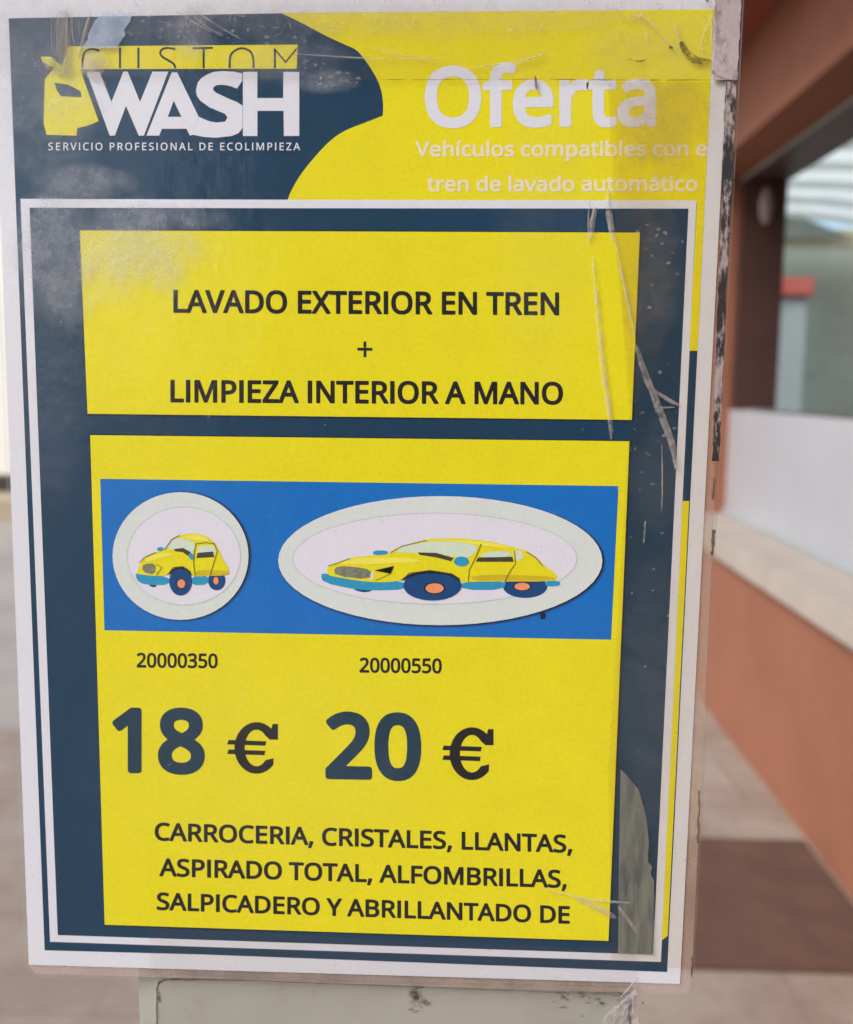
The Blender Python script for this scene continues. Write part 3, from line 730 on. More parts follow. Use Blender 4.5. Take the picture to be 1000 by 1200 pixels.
r_ = bmesh.ops.extrude_face_region(bm, geom=[f])
for v in [e for e in r_['geom'] if isinstance(e, bmesh.types.BMVert)]:
    v.co.y += .1
bmobj('gable', bm, ROOFM, bw)
vm = empty('wash_cabinet', W(2.42, 8.0, -.12), WALL_ROT, 'tall grey cabinet with a red top seen through the window', 'cabinet')
box('cabinet_body', (0, .33, 0, .45, 0, 2.24), GREYM, vm, .01)
box('cabinet_top', (-.05, .36, -.06, .50, 2.245, 2.39), REDM, vm, .015)

# added dark block behind the camera, unseen: it darkens part of the film's reflections
blocker = empty('reflection_blocker', (0, -8.0, -.12), 0, 'dark green grey block added out of view to darken reflections in the poster film', 'building')
BLOCKERM = mat_wall('blocker_cladding', (62, 70, 66), 1.0, .2)
bm = bmesh.new()
add_box(bm, -2.2, 9.0, -.5, 0, 0, 5.2)
bmobj('wall', bm, BLOCKERM, blocker)  # body of the added unseen block
for x in (-.9, 2.3, 5.5):
    box('blocker_door', (x, x + 2.2, .003, .05, .1, 3.1), mat_wall('blocker_door_paint', (96, 100, 98), 2.0, .15, .5), blocker)
box('blocker_edge', (-2.4, 9.2, -.6, .25, 5.203, 5.5), DARKP, blocker)

# ------------------------------------------------------------------ the grey post that carries the poster
po = empty('post', (0, 0, 0), 0, 'pale grey painted post with a rounded inset front plate, behind and below the poster', 'post')


def rounded_rect(x0, x1, z0, z1, r, n=8):
    pts = []
    for cx, cz, a0 in ((x1 - r, z1 - r, 0), (x0 + r, z1 - r, 90), (x0 + r, z0 + r, 180), (x1 - r, z0 + r, 270)):
        for i in range(n + 1):
            a = R(a0 + 90 * i / n)
            pts.append((cx + r * math.cos(a), cz + r * math.sin(a)))
    return pts


pl, pr = page(154, 1150).x, page(746, 1160).x
pi_l, pi_r, pi_t = page(180, 1150).x, page(741, 1160).x, page(300, 1153.5).z + SHEET_Z
bm = bmesh.new()
add_box(bm, pl, pr, .0045, .085, 0.0, 1.50, bev=.002)
bmobj('casing', bm, POSTR, po)
pts = rounded_rect(pi_l, pi_r, .10, pi_t, .006)
bm = bmesh.new()
f = bm.faces.new([bm.verts.new((x, .0025, z)) for x, z in pts])
r_ = bmesh.ops.extrude_face_region(bm, geom=[f])
for v in [e for e in r_['geom'] if isinstance(e, bmesh.types.BMVert)]:
    v.co.y += .0019
bmesh.ops.bevel(bm, geom=[e for e in bm.edges if all(abs(v.co.y - .0025) < 1e-6 for v in e.verts)], offset=.0006, segments=2, affect='EDGES')
bmobj('front_plate', bm, POSTM, po)
# grime that has gathered along the plate's edge
bm = bmesh.new()
random.seed(4)


def blot(bm, u, v, ru, rv, y, n=11):
    vs = []
    for i in range(n):
        a = 2 * math.pi * i / n
        k = random.uniform(.45, 1.1)
        p = page(u + ru * k * math.cos(a), v + rv * k * math.sin(a), y)
        vs.append(bm.verts.new((p.x, y, p.z + SHEET_Z)))
    bm.faces.new(vs)


for i in range(90):
    u = random.uniform(186, 735)
    blot(bm, u, 1150.5 + (u - 186) * .022 + random.gauss(0, .8), random.uniform(3, 12), random.uniform(.6, 1.6), .0023 - i * 1e-6)
for i in range(22):
    blot(bm, 183.5 + random.gauss(0, .8), random.uniform(1152, 1200), random.uniform(.5, 1.3), random.uniform(1, 4), .0022 - i * 1e-6)
for i in range(60):
    blot(bm, random.gauss(690, 24), random.gauss(1168, 9), random.uniform(1.5, 7), random.uniform(1, 3), .0021 - i * 1e-6)
for i in range(24):
    blot(bm, random.gauss(484, 7), random.gauss(1172, 14), random.uniform(1.5, 6), random.uniform(1.5, 5), .0020 - i * 1e-6)
tag(bmobj('grime', bm, GRIME, po), kind='stuff')
SEAM = mat_wall('seam_dirt', (92, 78, 58), 300.0, .4, .9, .0002)
sm = [(181.5, 1210), (181, 1168), (182.5, 1158), (188, 1153.5), (200, 1152.6), (330, 1154), (500, 1157), (620, 1159.4), (738, 1162)]
sm = smooth(sm, 2, False)
bm = bmesh.new()
random.seed(3)
prev = None
for i, p in enumerate(sm):
    a_, b_ = Vector(sm[max(0, i - 1)]), Vector(sm[min(len(sm) - 1, i + 1)])
    d_ = (b_ - a_).normalized()
    k = random.uniform(.5, 1.3)
    P1, P2 = page(p[0] - d_.y * k, p[1] + d_.x * k), page(p[0] + d_.y * k, p[1] - d_.x * k)
    cur = [bm.verts.new((q.x, .00235, q.z + SHEET_Z)) for q in (P1, P2)]
    if prev:
        bm.faces.new((prev[0], prev[1], cur[1], cur[0]))
    prev = cur
bmobj('seam', bm, SEAM, po)

# ------------------------------------------------------------------ the poster
ps = empty('poster', BASE, 0, 'laminated yellow and navy price poster taped to the grey post', 'poster')


def slab(name, pts, y0, y1, mat, parent, label=None):
    """A closed thin solid whose outline is given on the artwork grid."""
    bm = bmesh.new()
    P = [page(u, v) for u, v in pts]
    a = [bm.verts.new((p.x, y0, p.z)) for p in P]
    b = [bm.verts.new((p.x, y1, p.z)) for p in P]
    bm.faces.new(a)
    bm.faces.new(b[::-1])
    n = len(P)
    for i in range(n):
        bm.faces.new((a[i], b[i], b[(i + 1) % n], a[(i + 1) % n]))
    return bmobj(name, bm, mat, parent, label)


slab('paper', [(-9, -4), (857, -11), (797, 1153), (34, 1130.5)], -.00012, 0.0, WHITE, ps, 'white A4 sheet under the film')
pan = flat('navy_ground', [[[(10.5, 21.5), (330, 15.5), (640, 12.6), (837, 11), (782, 1139), (600, 1132), (240, 1118.5), (52.5, 1113.5)]]], 1, NAVY, ps)
# yellow field sweeping down from the top, and the yellow / navy stripe at the right edge
YC = [(330, 15.8), (338, 19), (360, 30), (384, 43), (406, 53), (418, 58), (428, 70), (440, 88), (447, 104), (449.6, 122), (448.8, 135.6),
      (430, 143), (406, 152), (390, 162), (374, 178), (354, 202), (342, 222), (336.5, 236)]
YC = smooth(YC[:11], 2, False) + smooth(YC[11:], 2, False)
flat('yellow_field', [[YC + [(817, 238), (808, 411), (817.6, 411), (837, 11), (640, 12.6)]]], 2, YEL, ps)
flat('yellow_stripe', [[[(798, 587), (807.8, 587), (782.6, 1096.6), (774, 1103)]]], 2, YEL, ps)
# white rule framing the offer
flat('frame_line', [[[(24.4, 233), (330, 234), (816.5, 235), (774.6, 1127), (59, 1103.4)], [(35, 243.4), (330, 244), (807, 244.5), (765.5, 1118.5), (68, 1095.6)]]], 3, WHITE, ps)

# --- heading
h1 = lettering('Oferta', 'semi', 498, 769, 147, 145.5, 66, 4, WHITE, ps, 'heading')
lettering('Vehículos compatibles con e', 'semi', 487, 829, 183, 182.5, 16.6, 4, FADED, ps, 'subheading')
lettering('tren de lavado automático', 'semi', 500.5, 817.5, 224, 223.5, 16.6, 4, FADED, ps, 'subheading')

# --- logo
lg = flat('logo', [[[(80, 54.4), (349, 52.4), (348, 80.6), (95, 81), (98, 92), (116, 142), (109, 145), (100, 148), (91, 150), (90, 159), (55, 158),
                     (51.4, 144), (53, 93), (60, 84), (64, 79), (58, 77), (50, 72), (48, 66.5), (60, 66.5), (66, 72), (73, 77), (76, 68)],
                    [(64, 97), (80, 99), (95, 107), (96, 114), (72, 113), (67, 106)]]], 3, YEL, ps, 'yellow car front emblem with a banner')
ct = [stroke(smooth(q, 2, False), 2.5) for q in (
    [(117, 59.5), (108, 57), (100, 60), (97.2, 67), (97, 80)],
    [(141, 56), (141, 80)], [(162.6, 56), (162.6, 80)],
    [(206, 57.6), (194, 55.6), (187.6, 60), (189, 66), (198, 71), (204.5, 75), (206, 80)],
    [(226, 56.6), (250, 56.2)], [(239, 57.8), (239, 80)],
    [(269.4, 80), (269.6, 66), (274, 60), (283, 55.8), (293, 59), (297.2, 66), (297.4, 80)])]
ct.append(stroke([(322.4, 80), (322.4, 57)], 2.5))
ct.append([(322, 56), (335, 71.5), (348, 55.5), (348, 58.5), (335, 74.5), (322, 59)])
flat('lettering', [[q] for q in ct], 4, EDGE, lg)
S_ = [(284, 86), (273, 84), (260, 83.4), (250, 84.6), (242, 88), (236, 92), (232, 97), (230, 106), (231, 112), (235, 118), (246, 126), (258, 131), (264, 133.4), (267, 138),
      (264, 142.6), (254, 143.6), (245, 142), (238, 139), (233.4, 137), (226, 158), (240, 160.6), (254, 161.4), (272, 159.4), (280, 156), (284.6, 150), (284.6, 124),
      (278, 119.6), (268, 115.6), (254, 109), (250.4, 106), (250, 102.6), (254, 100), (259, 99.4), (266, 100), (272, 101.6), (278, 104), (284, 95)]
WA = [[[(102, 85), (117, 84.4), (131, 119.5), (145, 84), (150, 84), (164.5, 119.5), (179, 84), (197.6, 84), (169, 159), (163, 159), (148, 124), (135, 159), (129, 159)]],
      [[(201.6, 85), (208, 85), (233.2, 137), (226, 158), (223, 159), (219, 151), (190, 151), (187, 159), (172, 159)], [(204, 118), (213, 137), (197, 137)]],
      [S_],
      [[(285, 84.4), (302, 84.2), (301.8, 115), (332.2, 115), (332.4, 84.4), (351, 84.4), (351, 159.4), (333, 159.4), (332.6, 130), (302, 130), (302, 159.4), (285, 159.4)]]]
flat('lettering', WA, 4, WHITE, lg)
lettering('SERVICIO PROFESIONAL DE ECOLIMPIEZA', 'book', 57, 352, 176, 176, 8.6, 4, WHITE, lg, track=230)


def offer(tl, tr_, br_, bl):
    flat('panel_edge', [[[(tl[0] - 1, tl[1] - 1.6), (tr_[0] + 2.6, tr_[1] - 1.2), (br_[0] + 2.8, br_[1] + 2), (bl[0], bl[1] + 2)]]], 2, EDGE, ps)
    return flat('offer_panel', [[[tl, tr_, br_, bl]]], 3, YEL, ps)


p1 = offer((93.8, 270), (750, 272.6), (740.5, 492), (103, 484.8))
lettering('LAVADO EXTERIOR EN TREN', 'semi', 203.5, 655.5, 365.6, 368.6, 25, 4, BLACK, p1)
flat('plus_sign', [[[(419, 407.4), (436.6, 407.6), (436.6, 411), (419, 410.8)]], [[(426.2, 400), (429.6, 400), (429.6, 407.2), (426.2, 407.2)]], [[(426.2, 411), (429.6, 411), (429.6, 418.6), (426.2, 418.6)]]], 4, BLACK, p1)
lettering('LIMPIEZA INTERIOR A MANO', 'semi', 200, 660, 470.6, 473.2, 24.6, 4, BLACK, p1)
p2 = offer((106, 509.8), (737.8, 517), (713.2, 1102.4), (123, 1083.4))
lettering('20000350', 'semi', 160.5, 255.5, 781.5, 782.4, 16, 4, BLACK, p2)
lettering('20000550', 'semi', 421.6, 518, 787.4, 788.4, 16.2, 4, BLACK, p2)
lettering('18', 'bold', 132, 240.5, 901.8, 903.6, 69.5, 4, NAVY2, p2, 'price')
lettering('20', 'bold', 381.5, 494, 909, 910.8, 71, 4, NAVY2, p2, 'price')


def euro(x0, x1, y0, y1):
    w, h = x1 - x0, y1 - y0
    T = lambda a, b: (x0 + a * w, y0 + b * h)
    arc = lambda rx, ry, a0, a1: [(.57 + rx * math.cos(R(a0 + (a1 - a0) * i / 24)), .5 + ry * math.sin(R(a0 + (a1 - a0) * i / 24))) for i in range(25)]
    outer = arc(.43, .5, -48, -319) + [(.90, .70)] + arc(.23, .355, -318, -42) + [(.83, .34), (.985, .34), (.985, .035), (.88, .035)]
    bars = [[(0.03, .345), (.76, .37), (.74, .455), (0.0, .43)], [(0.03, .53), (.74, .555), (.72, .64), (0.0, .615)]]
    return outer, bars, T


for bx in ((266.5, 327, 846, 906.5), (518.5, 579.5, 852, 914)):
    o_, b_, T = euro(*bx)
    flat('euro_sign', [[[T(*p) for p in o_]]], 4, BLACK, p2)
    flat('euro_sign', [[[T(*p) for p in b]] for b in b_], 5, BLACK, p2)
lettering('CARROCERIA, CRISTALES, LLANTAS,', 'semi', 181.6, 671, 984, 998.6, 19.6, 4, BLACK, p2)
lettering('ASPIRADO TOTAL, ALFOMBRILLAS,', 'semi', 187, 664.5, 1025.8, 1039.8, 19.6, 4, BLACK, p2)
lettering('SALPICADERO Y ABRILLANTADO DE', 'semi', 184, 668, 1065.4, 1081.6, 19.2, 4, BLACK, p2)

# --- the blue strip with two badges, each with a yellow car
flat('blue_strip', [[[(117.8, 561), (725, 569.5), (716.3, 749.4), (122.7, 738.4)]]], 4, BLUE, ps)


def badge(cx, cy, rx, ry, ix, iy, irx, iry, dx, dy):
    flat('badge_shadow', [[ell(cx + dx, cy + dy, rx + 2.2, ry + 1.8)]], 5, mat_print('blue_shade_ink', (0, 80, 150), .06), ps)
    flat('badge_shadow', [[ell(cx + dx * .7, cy + dy * .7, rx + .7, ry + .6)]], 5.5, EDGE, ps)
    b = flat('badge', [[ell(cx, cy, rx, ry)]], 6, RING, ps, 'pale ringed badge')
    flat('badge_rim', [[ell(ix, iy, irx + 1, iry + 1), ell(ix, iy, irx, iry)]], 7, mat_print('rim_ink', (192, 202, 198), .06), b)
    flat('badge_disc', [[ell(ix, iy, irx - .2, iry - .2)]], 7, DISC, b)
    return b


badge(212, 651.4, 79.6, 74.8, 216, 651.5, 66, 57, 2.0, .4)
badge(516.2, 656.8, 189.8, 75.6, 510, 654.5, 166, 53, 2.0, 1.4)


def car(T, body, wheels, shapes, lines, label):
    b = flat('car_picture', [[[T(p) for p in smooth(body, 2)]]], 10, YEL, ps, label)
    for (cx, cy, rx, ry), (hx, hy, hrx, hry), lay in wheels:
        w = flat('wheel_picture', [[[T(p) for p in ell(cx, cy, rx, ry, 36)]]], lay, WHEEL, b)
        flat('hub_picture', [[[T(p) for p in ell(hx, hy, hrx * 1.2, hry * 1.2, 24)]]], lay + 1, EDGE, b)
        flat('hub_picture', [[[T(p) for p in ell(hx, hy, hrx, hry, 24)]]], lay + 2, HUB, b)
    for nm, m, lay, pts in shapes:
        flat(nm, [[[T(p) for p in (pts if m is DASH else smooth(pts, 1))]]], lay, m, b)
    flat('outline', [[[T(p) for p in stroke(l, w)]] for l, w in lines], 15, LINE, b)


T1 = lambda p: (120 + p[0] / 5.263, 570 + p[1] / 5.263)
car(T1, [(215, 535), (235, 470), (265, 435), (330, 405), (385, 395), (392, 370), (430, 325), (480, 298), (560, 288), (640, 300), (690, 340), (720, 385), (745, 450), (780, 500), (788, 548), (650, 550),
         (555, 556), (548, 525), (500, 495), (440, 500), (405, 548), (330, 552), (240, 542)],
    [((485, 585, 70, 86), (490, 598, 24, 27), 11), ((708, 580, 54, 60), (703, 580, 16, 24), 8)],
    [('bumper_picture', BUMP, 9, [(205, 545), (215, 533), (420, 556), (415, 605), (300, 608), (225, 592)]),
     ('bumper_picture', BUMP, 9, [(550, 553), (660, 548), (655, 605), (550, 608)]),
     ('shade_picture', WHEEL, 8, [(285, 600), (340, 604), (330, 622), (300, 618)]),
     ('pane_picture', PANE, 11, [(390, 382), (427, 335), (467, 312), (530, 328), (578, 350), (570, 395), (545, 425), (500, 395), (445, 390)]),
     ('dash_picture', DASH, 12, [(445, 385), (500, 378), (545, 402), (558, 428), (535, 430), (500, 405), (450, 398)]),
     ('pane_picture', PANE, 11, [(582, 425), (598, 365), (682, 360), (702, 388), (694, 434)]),
     ('dash_picture', DASH, 12, [(582, 440), (590, 408), (686, 400), (692, 434)]),
     ('bonnet_picture', YEL_HI, 12, [(262, 452), (300, 424), (380, 408), (440, 412), (400, 432), (320, 452), (275, 464)]),
     ('roof_picture', YEL_HI, 12, [(500, 305), (560, 298), (630, 308), (672, 335), (600, 334), (540, 326)]),
     ('door_picture', YEL_LO, 12, [(572, 520), (668, 512), (780, 520), (784, 544), (660, 546), (572, 550)]),
     ('arch_picture', EDGE, 14, [(412, 552), (424, 520), (446, 502), (485, 492), (525, 502), (548, 524), (556, 556), (544, 538), (522, 514), (485, 504), (450, 514), (430, 532)]),
     ('grille_picture', GRILLE, 11, [(248, 525), (254, 474), (335, 474), (326, 546)]),
     ('mirror_picture', BUMP, 13, [(335, 380), (368, 370), (387, 384), (350, 401)]),
     ('mirror_picture', BUMP, 13, [(532, 410), (565, 413), (566, 450), (542, 450)])],
    [([(388, 388), (430, 326), (480, 299)], 4), ([(578, 350), (572, 400), (565, 470), (575, 550)], 4), ([(690, 345), (712, 400), (690, 470), (668, 545)], 4),
     ([(335, 476), (370, 500), (335, 546)], 4), ([(548, 525), (500, 492), (440, 498), (404, 545)], 5), ([(230, 470), (265, 434), (335, 404)], 4), ([(580, 352), (640, 345), (690, 350)], 4)],
    'small yellow cartoon car')
car(lambda p: p, [(383, 673), (384, 663), (394, 660.6), (408, 654.4), (426, 651), (456, 650), (459, 645), (472, 639), (496, 633), (512, 630.4), (545, 630.6), (580, 635), (602, 641), (617, 645), (629, 653), (638, 663),
                  (649, 669.4), (653, 675), (652, 681), (594, 681), (551, 681.4), (541, 682), (539, 678), (530, 672.6), (504, 668.6), (480, 672), (470, 681), (436, 682.6), (394, 676)],
    [((507, 686, 34, 17.4), (509.6, 689, 10.6, 5.8), 11), ((615.6, 687, 26, 13.4), (612, 687, 9, 4.4), 8)],
    [('bumper_picture', BUMP, 9, [(376, 673), (381, 671.4), (436, 680), (476, 681), (477, 690.4), (437, 691.8), (414, 690), (379, 682.4)]),
     ('bumper_picture', BUMP, 9, [(541, 681), (594, 680), (590, 691), (541, 691)]),
     ('bumper_picture', BUMP, 9, [(638, 680.4), (656.8, 680.6), (656, 686.4), (640, 687)]),
     ('shade_picture', WHEEL, 8, [(413, 689), (438, 691), (431, 694), (420, 693)]),
     ('pane_picture', PANE, 11, [(460, 647), (473, 640), (500, 634.6), (530, 634), (561, 638), (556, 650), (545, 654), (520, 650), (490, 647.6)]),
     ('dash_picture', DASH, 12, [(490, 647), (512, 647.6), (532, 653.6), (529, 657.4), (512, 653), (492, 649.8)]),
     ('pane_picture', PANE, 11, [(562, 653.4), (569, 646), (597, 645.4), (601, 653)]),
     ('dash_picture', DASH, 12, [(557.6, 658), (560.4, 653), (600.4, 652.2), (602.4, 658)]),
     ('pane_picture', PANE, 11, [(601, 646), (609, 644), (615, 652), (608, 657), (604, 655)]),
     ('bonnet_picture', YEL_HI, 12, [(396, 660.4), (412, 655), (440, 653), (478, 653), (500, 658), (460, 660), (430, 661.6)]),
     ('roof_picture', YEL_HI, 12, [(505, 632.6), (545, 632.4), (584, 637), (604, 643), (570, 640), (530, 634)]),
     ('door_picture', YEL_LO, 12, [(553, 674), (592, 673), (648, 675), (651, 679.6), (594, 679.6), (553, 680)]),
     ('arch_picture', EDGE, 14, [(471, 681), (476, 674.4), (488, 670), (507, 668), (526, 670.6), (537, 676), (541, 684), (535, 678), (525, 673.4), (507, 671), (489, 673), (478, 677)]),
     ('grille_picture', GRILLE, 11, [(392, 664.6), (406, 662.6), (438, 667.6), (434, 679), (393, 674.6)]),
     ('headlight_picture', DISC, 12, [(434.6, 670.6), (438.6, 668.6), (437, 680), (434.6, 679)]),
     ('mirror_picture', BUMP, 13, ell(541, 657.6, 9, 5.8, 20)),
     ('mirror_picture', BUMP, 13, [(437, 645), (454, 644.6), (454.6, 649), (438, 650)])],
    [([(458, 647), (472, 639.4), (500, 632.6)], .7), ([(564, 637), (558, 652), (550, 668), (549, 681)], .8), ([(603, 645), (604, 660), (596, 672), (592, 681)], .8),
     ([(440, 668), (462, 663), (458, 672), (440, 680)], .6), ([(539, 678), (530, 672), (504, 668), (480, 671.4), (470, 680)], 1.0), ([(384, 663), (394, 660), (410, 654)], .7), ([(617, 646), (629, 654), (636, 663)], .9)],
    'long yellow cartoon car')
flat('print_speck', [[[(632.6, 717), (639.4, 718), (639, 725.4), (636, 724.6), (634, 726)]]], 8, EDGE, ps)

# --- laminate pouch and tape


def rounded(pts, r, n=5):
    out = []
    m = len(pts)
    for i in range(m):
        p, a, b = Vector(pts[i]), Vector(pts[i - 1]), Vector(pts[(i + 1) % m])
        da, db = (a - p).normalized() * r, (b - p).normalized() * r
        for k in range(n + 1):
            t_ = k / n
            q = (p + da) * (1 - t_) ** 2 + p * 2 * t_ * (1 - t_) + (p + db) * t_ ** 2
            out.append((q.x, q.y))
    return out


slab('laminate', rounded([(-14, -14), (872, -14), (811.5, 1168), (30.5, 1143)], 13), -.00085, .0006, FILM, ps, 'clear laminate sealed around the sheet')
slab('laminate_margin', [(850.5, 97), (861.5, 97), (838, 556), (837.5, 600), (811, 1150), (806, 1165), (700, 1163.5), (160, 1145.5), (40, 1142), (33, 1133), (160, 1135.5), (797.6, 1155), (821, 640)],
     .0004, .00055, MARGIN, ps, 'hazy sealed edge of the laminate')
slab('tape_strip', [(-12, -16), (872, -16), (866, 94.5), (640, 95.5), (345, 94), (200, 92), (-10, 88)], -.00106, -.00092, TAPE, ps, 'clear tape across the top')
slab('tape_strip', [(712, 97), (866, 97), (858, 240), (836, 640), (813, 1120), (812, 1135), (766, 1130), (716, 1126), (712, 900), (738, 480), (722, 300)], -.00090 - .00004, -.00088, TAPE_OLD, ps, 'yellowed tape down the right side')
slab('tape_strip', [(177, 1086), (745, 1112), (748, 1168), (176, 1148)], -.00098, -.00089, TAPE, ps, 'clear tape along the bottom')

# dirt that stuck to the glue at the right edge
random.seed(11)


def ragged(left, right, n, amp):
    L, Q = [], []
    for i in range(n + 1):
        k = i / n
        y = left[0][1] + (left[1][1] - left[0][1]) * k
        L.append((left[0][0] + (left[1][0] - left[0][0]) * k + random.uniform(-amp, amp), y))
        Q.append((right[0][0] + (right[1][0] - right[0][0]) * k + random.uniform(-amp, amp), y))
    return L + Q[::-1]


slab('glue_residue', ragged([(849.5, 97), (834, 540)], [(862, 97), (841.5, 556)], 60, .9), -.00118, -.00110, RESIDUE, ps, 'black and grey dirt stuck to the edge')
for (a, b, c_, d_) in ((831, 838, 620, 650), (815, 820.4, 925, 986), (807, 812, 1120, 1143), (832, 838, 560, 585)):
    slab('glue_residue', ragged([(a + 3, c_), (a + 1.5, d_)], [(b - .5, c_), (b - 2, d_)], 9, .9), -.00118, -.00110, GRIT, ps)
slab('tape_end', ragged([(837.5, -12), (835, 95)], [(868, -12), (863, 95)], 24, .7), -.0013, -.00112, DIRTY, ps, 'dirty grey end of the top tape')

# creases, wrinkles and trapped dirt in the tape


def ridges(name, lines, mat, y=-.00112, hgt=.00035):
    bm = bmesh.new()
    for pts, w in lines:
        pts = smooth(pts, 2, False)
        n = len(pts)
        prev = None
        for i, p in enumerate(pts):
            a, b = Vector(pts[max(0, i - 1)]), Vector(pts[min(n - 1, i + 1)])
            d = (b - a).normalized()
            k = math.sin(math.pi * (i + .3) / (n - .4)) ** .6 * w / 2
            e = random.uniform(.75, 1.2)
            A_, B_, C_ = page(p[0] - d.y * k * e, p[1] + d.x * k * e), page(*p), page(p[0] + d.y * k, p[1] - d.x * k)
            cur = [bm.verts.new((A_.x, y, A_.z)), bm.verts.new((B_.x, y - hgt * min(1, w / 4), B_.z)), bm.verts.new((C_.x, y, C_.z))]
            if prev:
                bm.faces.new((prev[0], prev[1], cur[1], cur[0]))
                bm.faces.new((prev[1], prev[2], cur[2], cur[1]))
                bm.faces.new((prev[2], prev[0], cur[0], cur[2]))
            prev = cur
    return bmobj(name, bm, mat, ps)


for cr in [([(690, 232), (689, 262), (690, 288)], 2.2), ([(697, 243), (694, 260), (692, 280)], 7), ([(712, 222), (713, 250), (716, 270), (722, 290)], 8),
                  ([(694, 300), (701, 370), (706, 430), (714, 480), (716, 515)], 7), ([(722, 285), (732, 340), (744, 395)], 4),
                  ([(744, 402), (756, 440), (772, 480), (788, 520), (792, 550)], 9), ([(764, 456), (778, 466), (797, 476)], 5), ([(770, 478), (790, 477)], 2),
                  ([(640, 1040), (668, 1048), (700, 1054), (738, 1056)], 4), ([(676, 1052), (700, 1062), (722, 1074)], 8), ([(724, 1060), (736, 1076), (746, 1090)], 5),
                  ([(746, 1142), (740, 1152), (726, 1168)], 3), ([(775, 520), (776, 560), (775, 600)], 2), ([(756, 610), (754, 636)], 2.4)]:
    ridges('crease', [(cr[0], cr[1] * .95)], CREASE)
wr = []
random.seed(21)
for i in range(120):
    u = random.choice((random.uniform(150, 640), random.uniform(230, 520), random.uniform(640, 835)))
    v = abs(random.gauss(22, 14)) + 3
    a = random.gauss(-.8, .7)
    L_ = random.uniform(3, 13)
    wr.append(([(u, v), (u + L_ * .5 * math.cos(a) + random.uniform(-1, 1), v + L_ * .5 * math.sin(a)), (u + L_ * math.cos(a), v + L_ * math.sin(a))], random.uniform(.5, 1.5)))
for i in range(11):
    u = random.uniform(60, 118)
    wr.append(([(u, random.uniform(6, 30)), (u + random.uniform(-3, 3), 40), (u + random.uniform(-6, 6), random.uniform(52, 92))], random.uniform(.5, 1.6)))
for (x0, y0, x1, y1) in ((195, 5, 250, 40), (215, 4, 285, 48), (230, 22, 262, 44), (540, 82, 640, 66), (590, 81, 640, 62), (340, 64, 520, 72), (440, 58, 505, 70)):
    wr.append(([(x0, y0), ((x0 + x1) / 2, (y0 + y1) / 2 + 2), (x1, y1)], 2.0))
for q in ([(730, 22), (750, 20), (765, 30), (775, 45), (785, 55)], [(790, 30), (796, 45)], [(832, 8), (834, 30), (832, 55)], [(822, 55), (824, 64)], [(775, 44), (784, 54)], [(752, 17), (748, 24)], [(834, 20), (824, 40), (820, 60)]):
    wr.append((q, 2.6))
tag(ridges('wrinkles', wr, CREASE, -.00114), kind='stuff')
random.seed(5)
ridges('grime', [([(797, 50), (803, 62), (812, 71), (824, 74), (833, 73)], 9), ([(834, 84), (842, 93), (856, 95)], 7), ([(640, 94), (720, 95), (835, 95)], 1.3), ([(345, 94), (500, 95), (640, 94)], .8),
                 ([(735, 70), (748, 74), (757, 71)], 2.4), ([(783, 56), (786, 57), (788, 58)], 3), ([(627, 90), (628, 99), (629, 107)], 3), ([(826, 0), (830, 3)], 5)], GRIME, -.00115, .0002)
ridges('grime', [([(56, 82), (64, 76), (62, 70)], 10), ([(108, 18), (100, 46), (94, 70)], 5)], BUBBLE, -.00116, .0002)
PALEB = NT('lifted_tape')
cn = PALEB.noise(PALEB.coord(), 120, 4, .6)
ptr = PALEB.n('ShaderNodeBsdfTransparent')
PALEB = PALEB.done(PALEB.mixs(PALEB.ramp(cn, .3, .7, .18, .42), ptr.outputs[0], PALEB.bsdf(s2l((188, 204, 226)), .3)))
slab('air_bubble', ragged([(118, 16), (98, 58)], [(158, 16), (140, 52)], 8, 2.5), -.00122, -.00117, PALEB, ps, 'pale lifted patch of tape above the emblem')
slab('air_bubble', ragged([(69, 14), (70, 92)], [(80, 14), (84, 84)], 8, 2.5), -.00122, -.00117, BUBBLE, ps)
slab('air_bubble', [(103, 66), (124, 60), (131, 74), (118, 92), (128, 100), (104, 92), (96, 84)], -.00122, -.00117, CREASE, ps)
bm = bmesh.new()
random.seed(31)


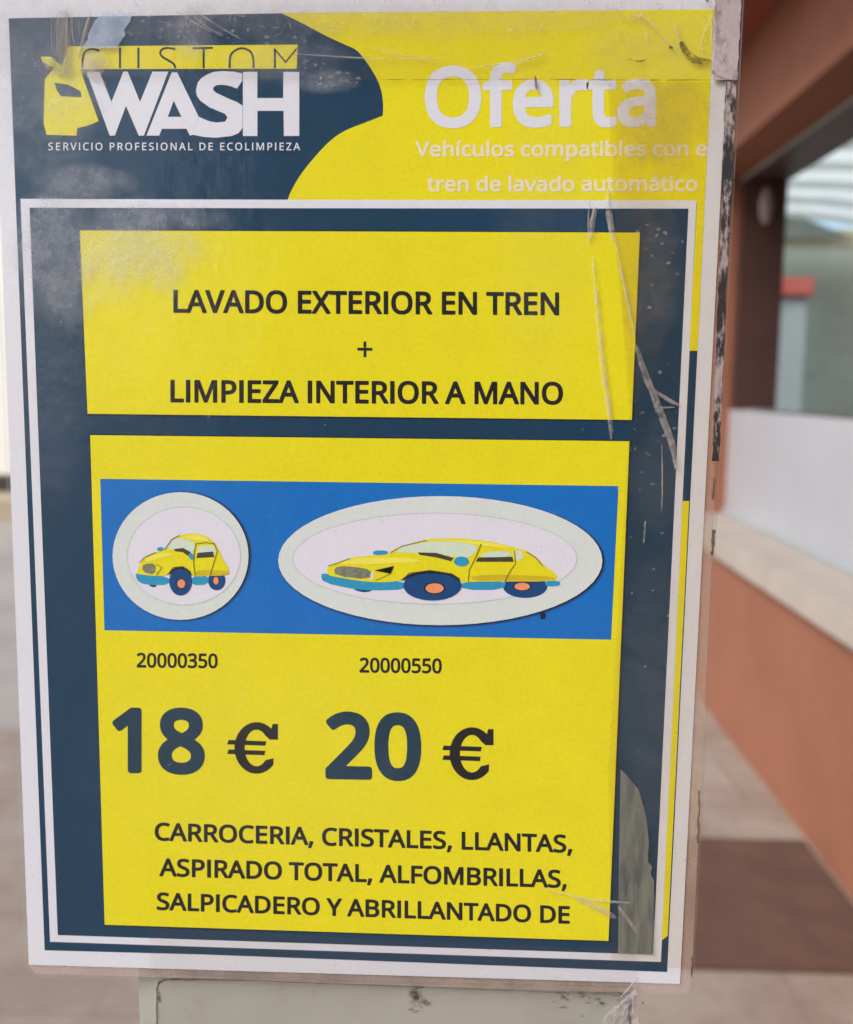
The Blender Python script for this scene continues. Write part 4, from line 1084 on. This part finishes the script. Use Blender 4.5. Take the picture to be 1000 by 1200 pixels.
def fleck(u, v, r_, q):
    vs = []
    for i in range(7):
        a = 2 * math.pi * i / 7
        k = random.uniform(.5, 1.2) * r_
        p = page(u + k * 1.4 * math.cos(a), v + k * math.sin(a))
        vs.append(bm.verts.new((p.x, -.00125 - q * 2e-7, p.z)))
    bm.faces.new(vs)


for i in range(260):
    cl = random.choice(((170, 30, 26, 9), (205, 38, 22, 10), (345, 50, 26, 12), (384, 94, 12, 5), (405, 96, 10, 4), (370, 75, 22, 8), (450, 25, 90, 8), (300, 30, 60, 9), (785, 480, 14, 80), (770, 300, 14, 40), (745, 520, 18, 40), (760, 700, 16, 90)))
    fleck(random.gauss(cl[0], cl[2]), max(3, random.gauss(cl[1], cl[3])), random.choice((.5, .7, .9, 1.3, 2.2)), i)
tag(bmobj('flecks', bm, CREASE, ps), kind='stuff')
slab('air_bubble', [(727, 900), (735, 908), (748, 924), (757, 955), (760, 985), (759, 1008), (764, 1014), (762, 1022), (766, 1030), (766.4, 1118), (724, 1116), (725, 1000)], -.00104, -.00096, BUBBLE, ps, 'dull patch where the film has lifted')

# crumpled clear wrap hanging below the right corner
random.seed(8)
cf = bmesh.new()
NX, NY = 16, 14
grid = []
for j in range(NY + 1):
    row = []
    for i in range(NX + 1):
        u = 680 + 66 * i / NX + (14 * (1 - j / NY) if i == 0 else 0)
        v = 1158 + 60 * j / NY
        if i == 0:
            u = 745 - 60 * (j / NY) ** .7
        else:
            u0 = 745 - 60 * (j / NY) ** .7
            u = u0 + (747 - u0) * i / NX
        p = page(u, v)
        row.append(cf.verts.new((p.x, -.0005 - random.random() * .0026, p.z)))
    grid.append(row)
for j in range(NY):
    for i in range(NX):
        try:
            cf.faces.new((grid[j][i], grid[j][i + 1], grid[j + 1][i + 1], grid[j + 1][i]))
        except ValueError:
            pass
WRAP = film_material('clear_wrap', [(735, 1185, 30, 30, .3)], haze=.10, glare_dust_rgb=(214, 208, 214), rough=.08, bump_d=.001)
wrp = bmobj('plastic_wrap', cf, WRAP)
wrp.location = BASE
tag(wrp, 'crumpled clear plastic wrap clinging to the right edge of the post below the poster', 'wrap')
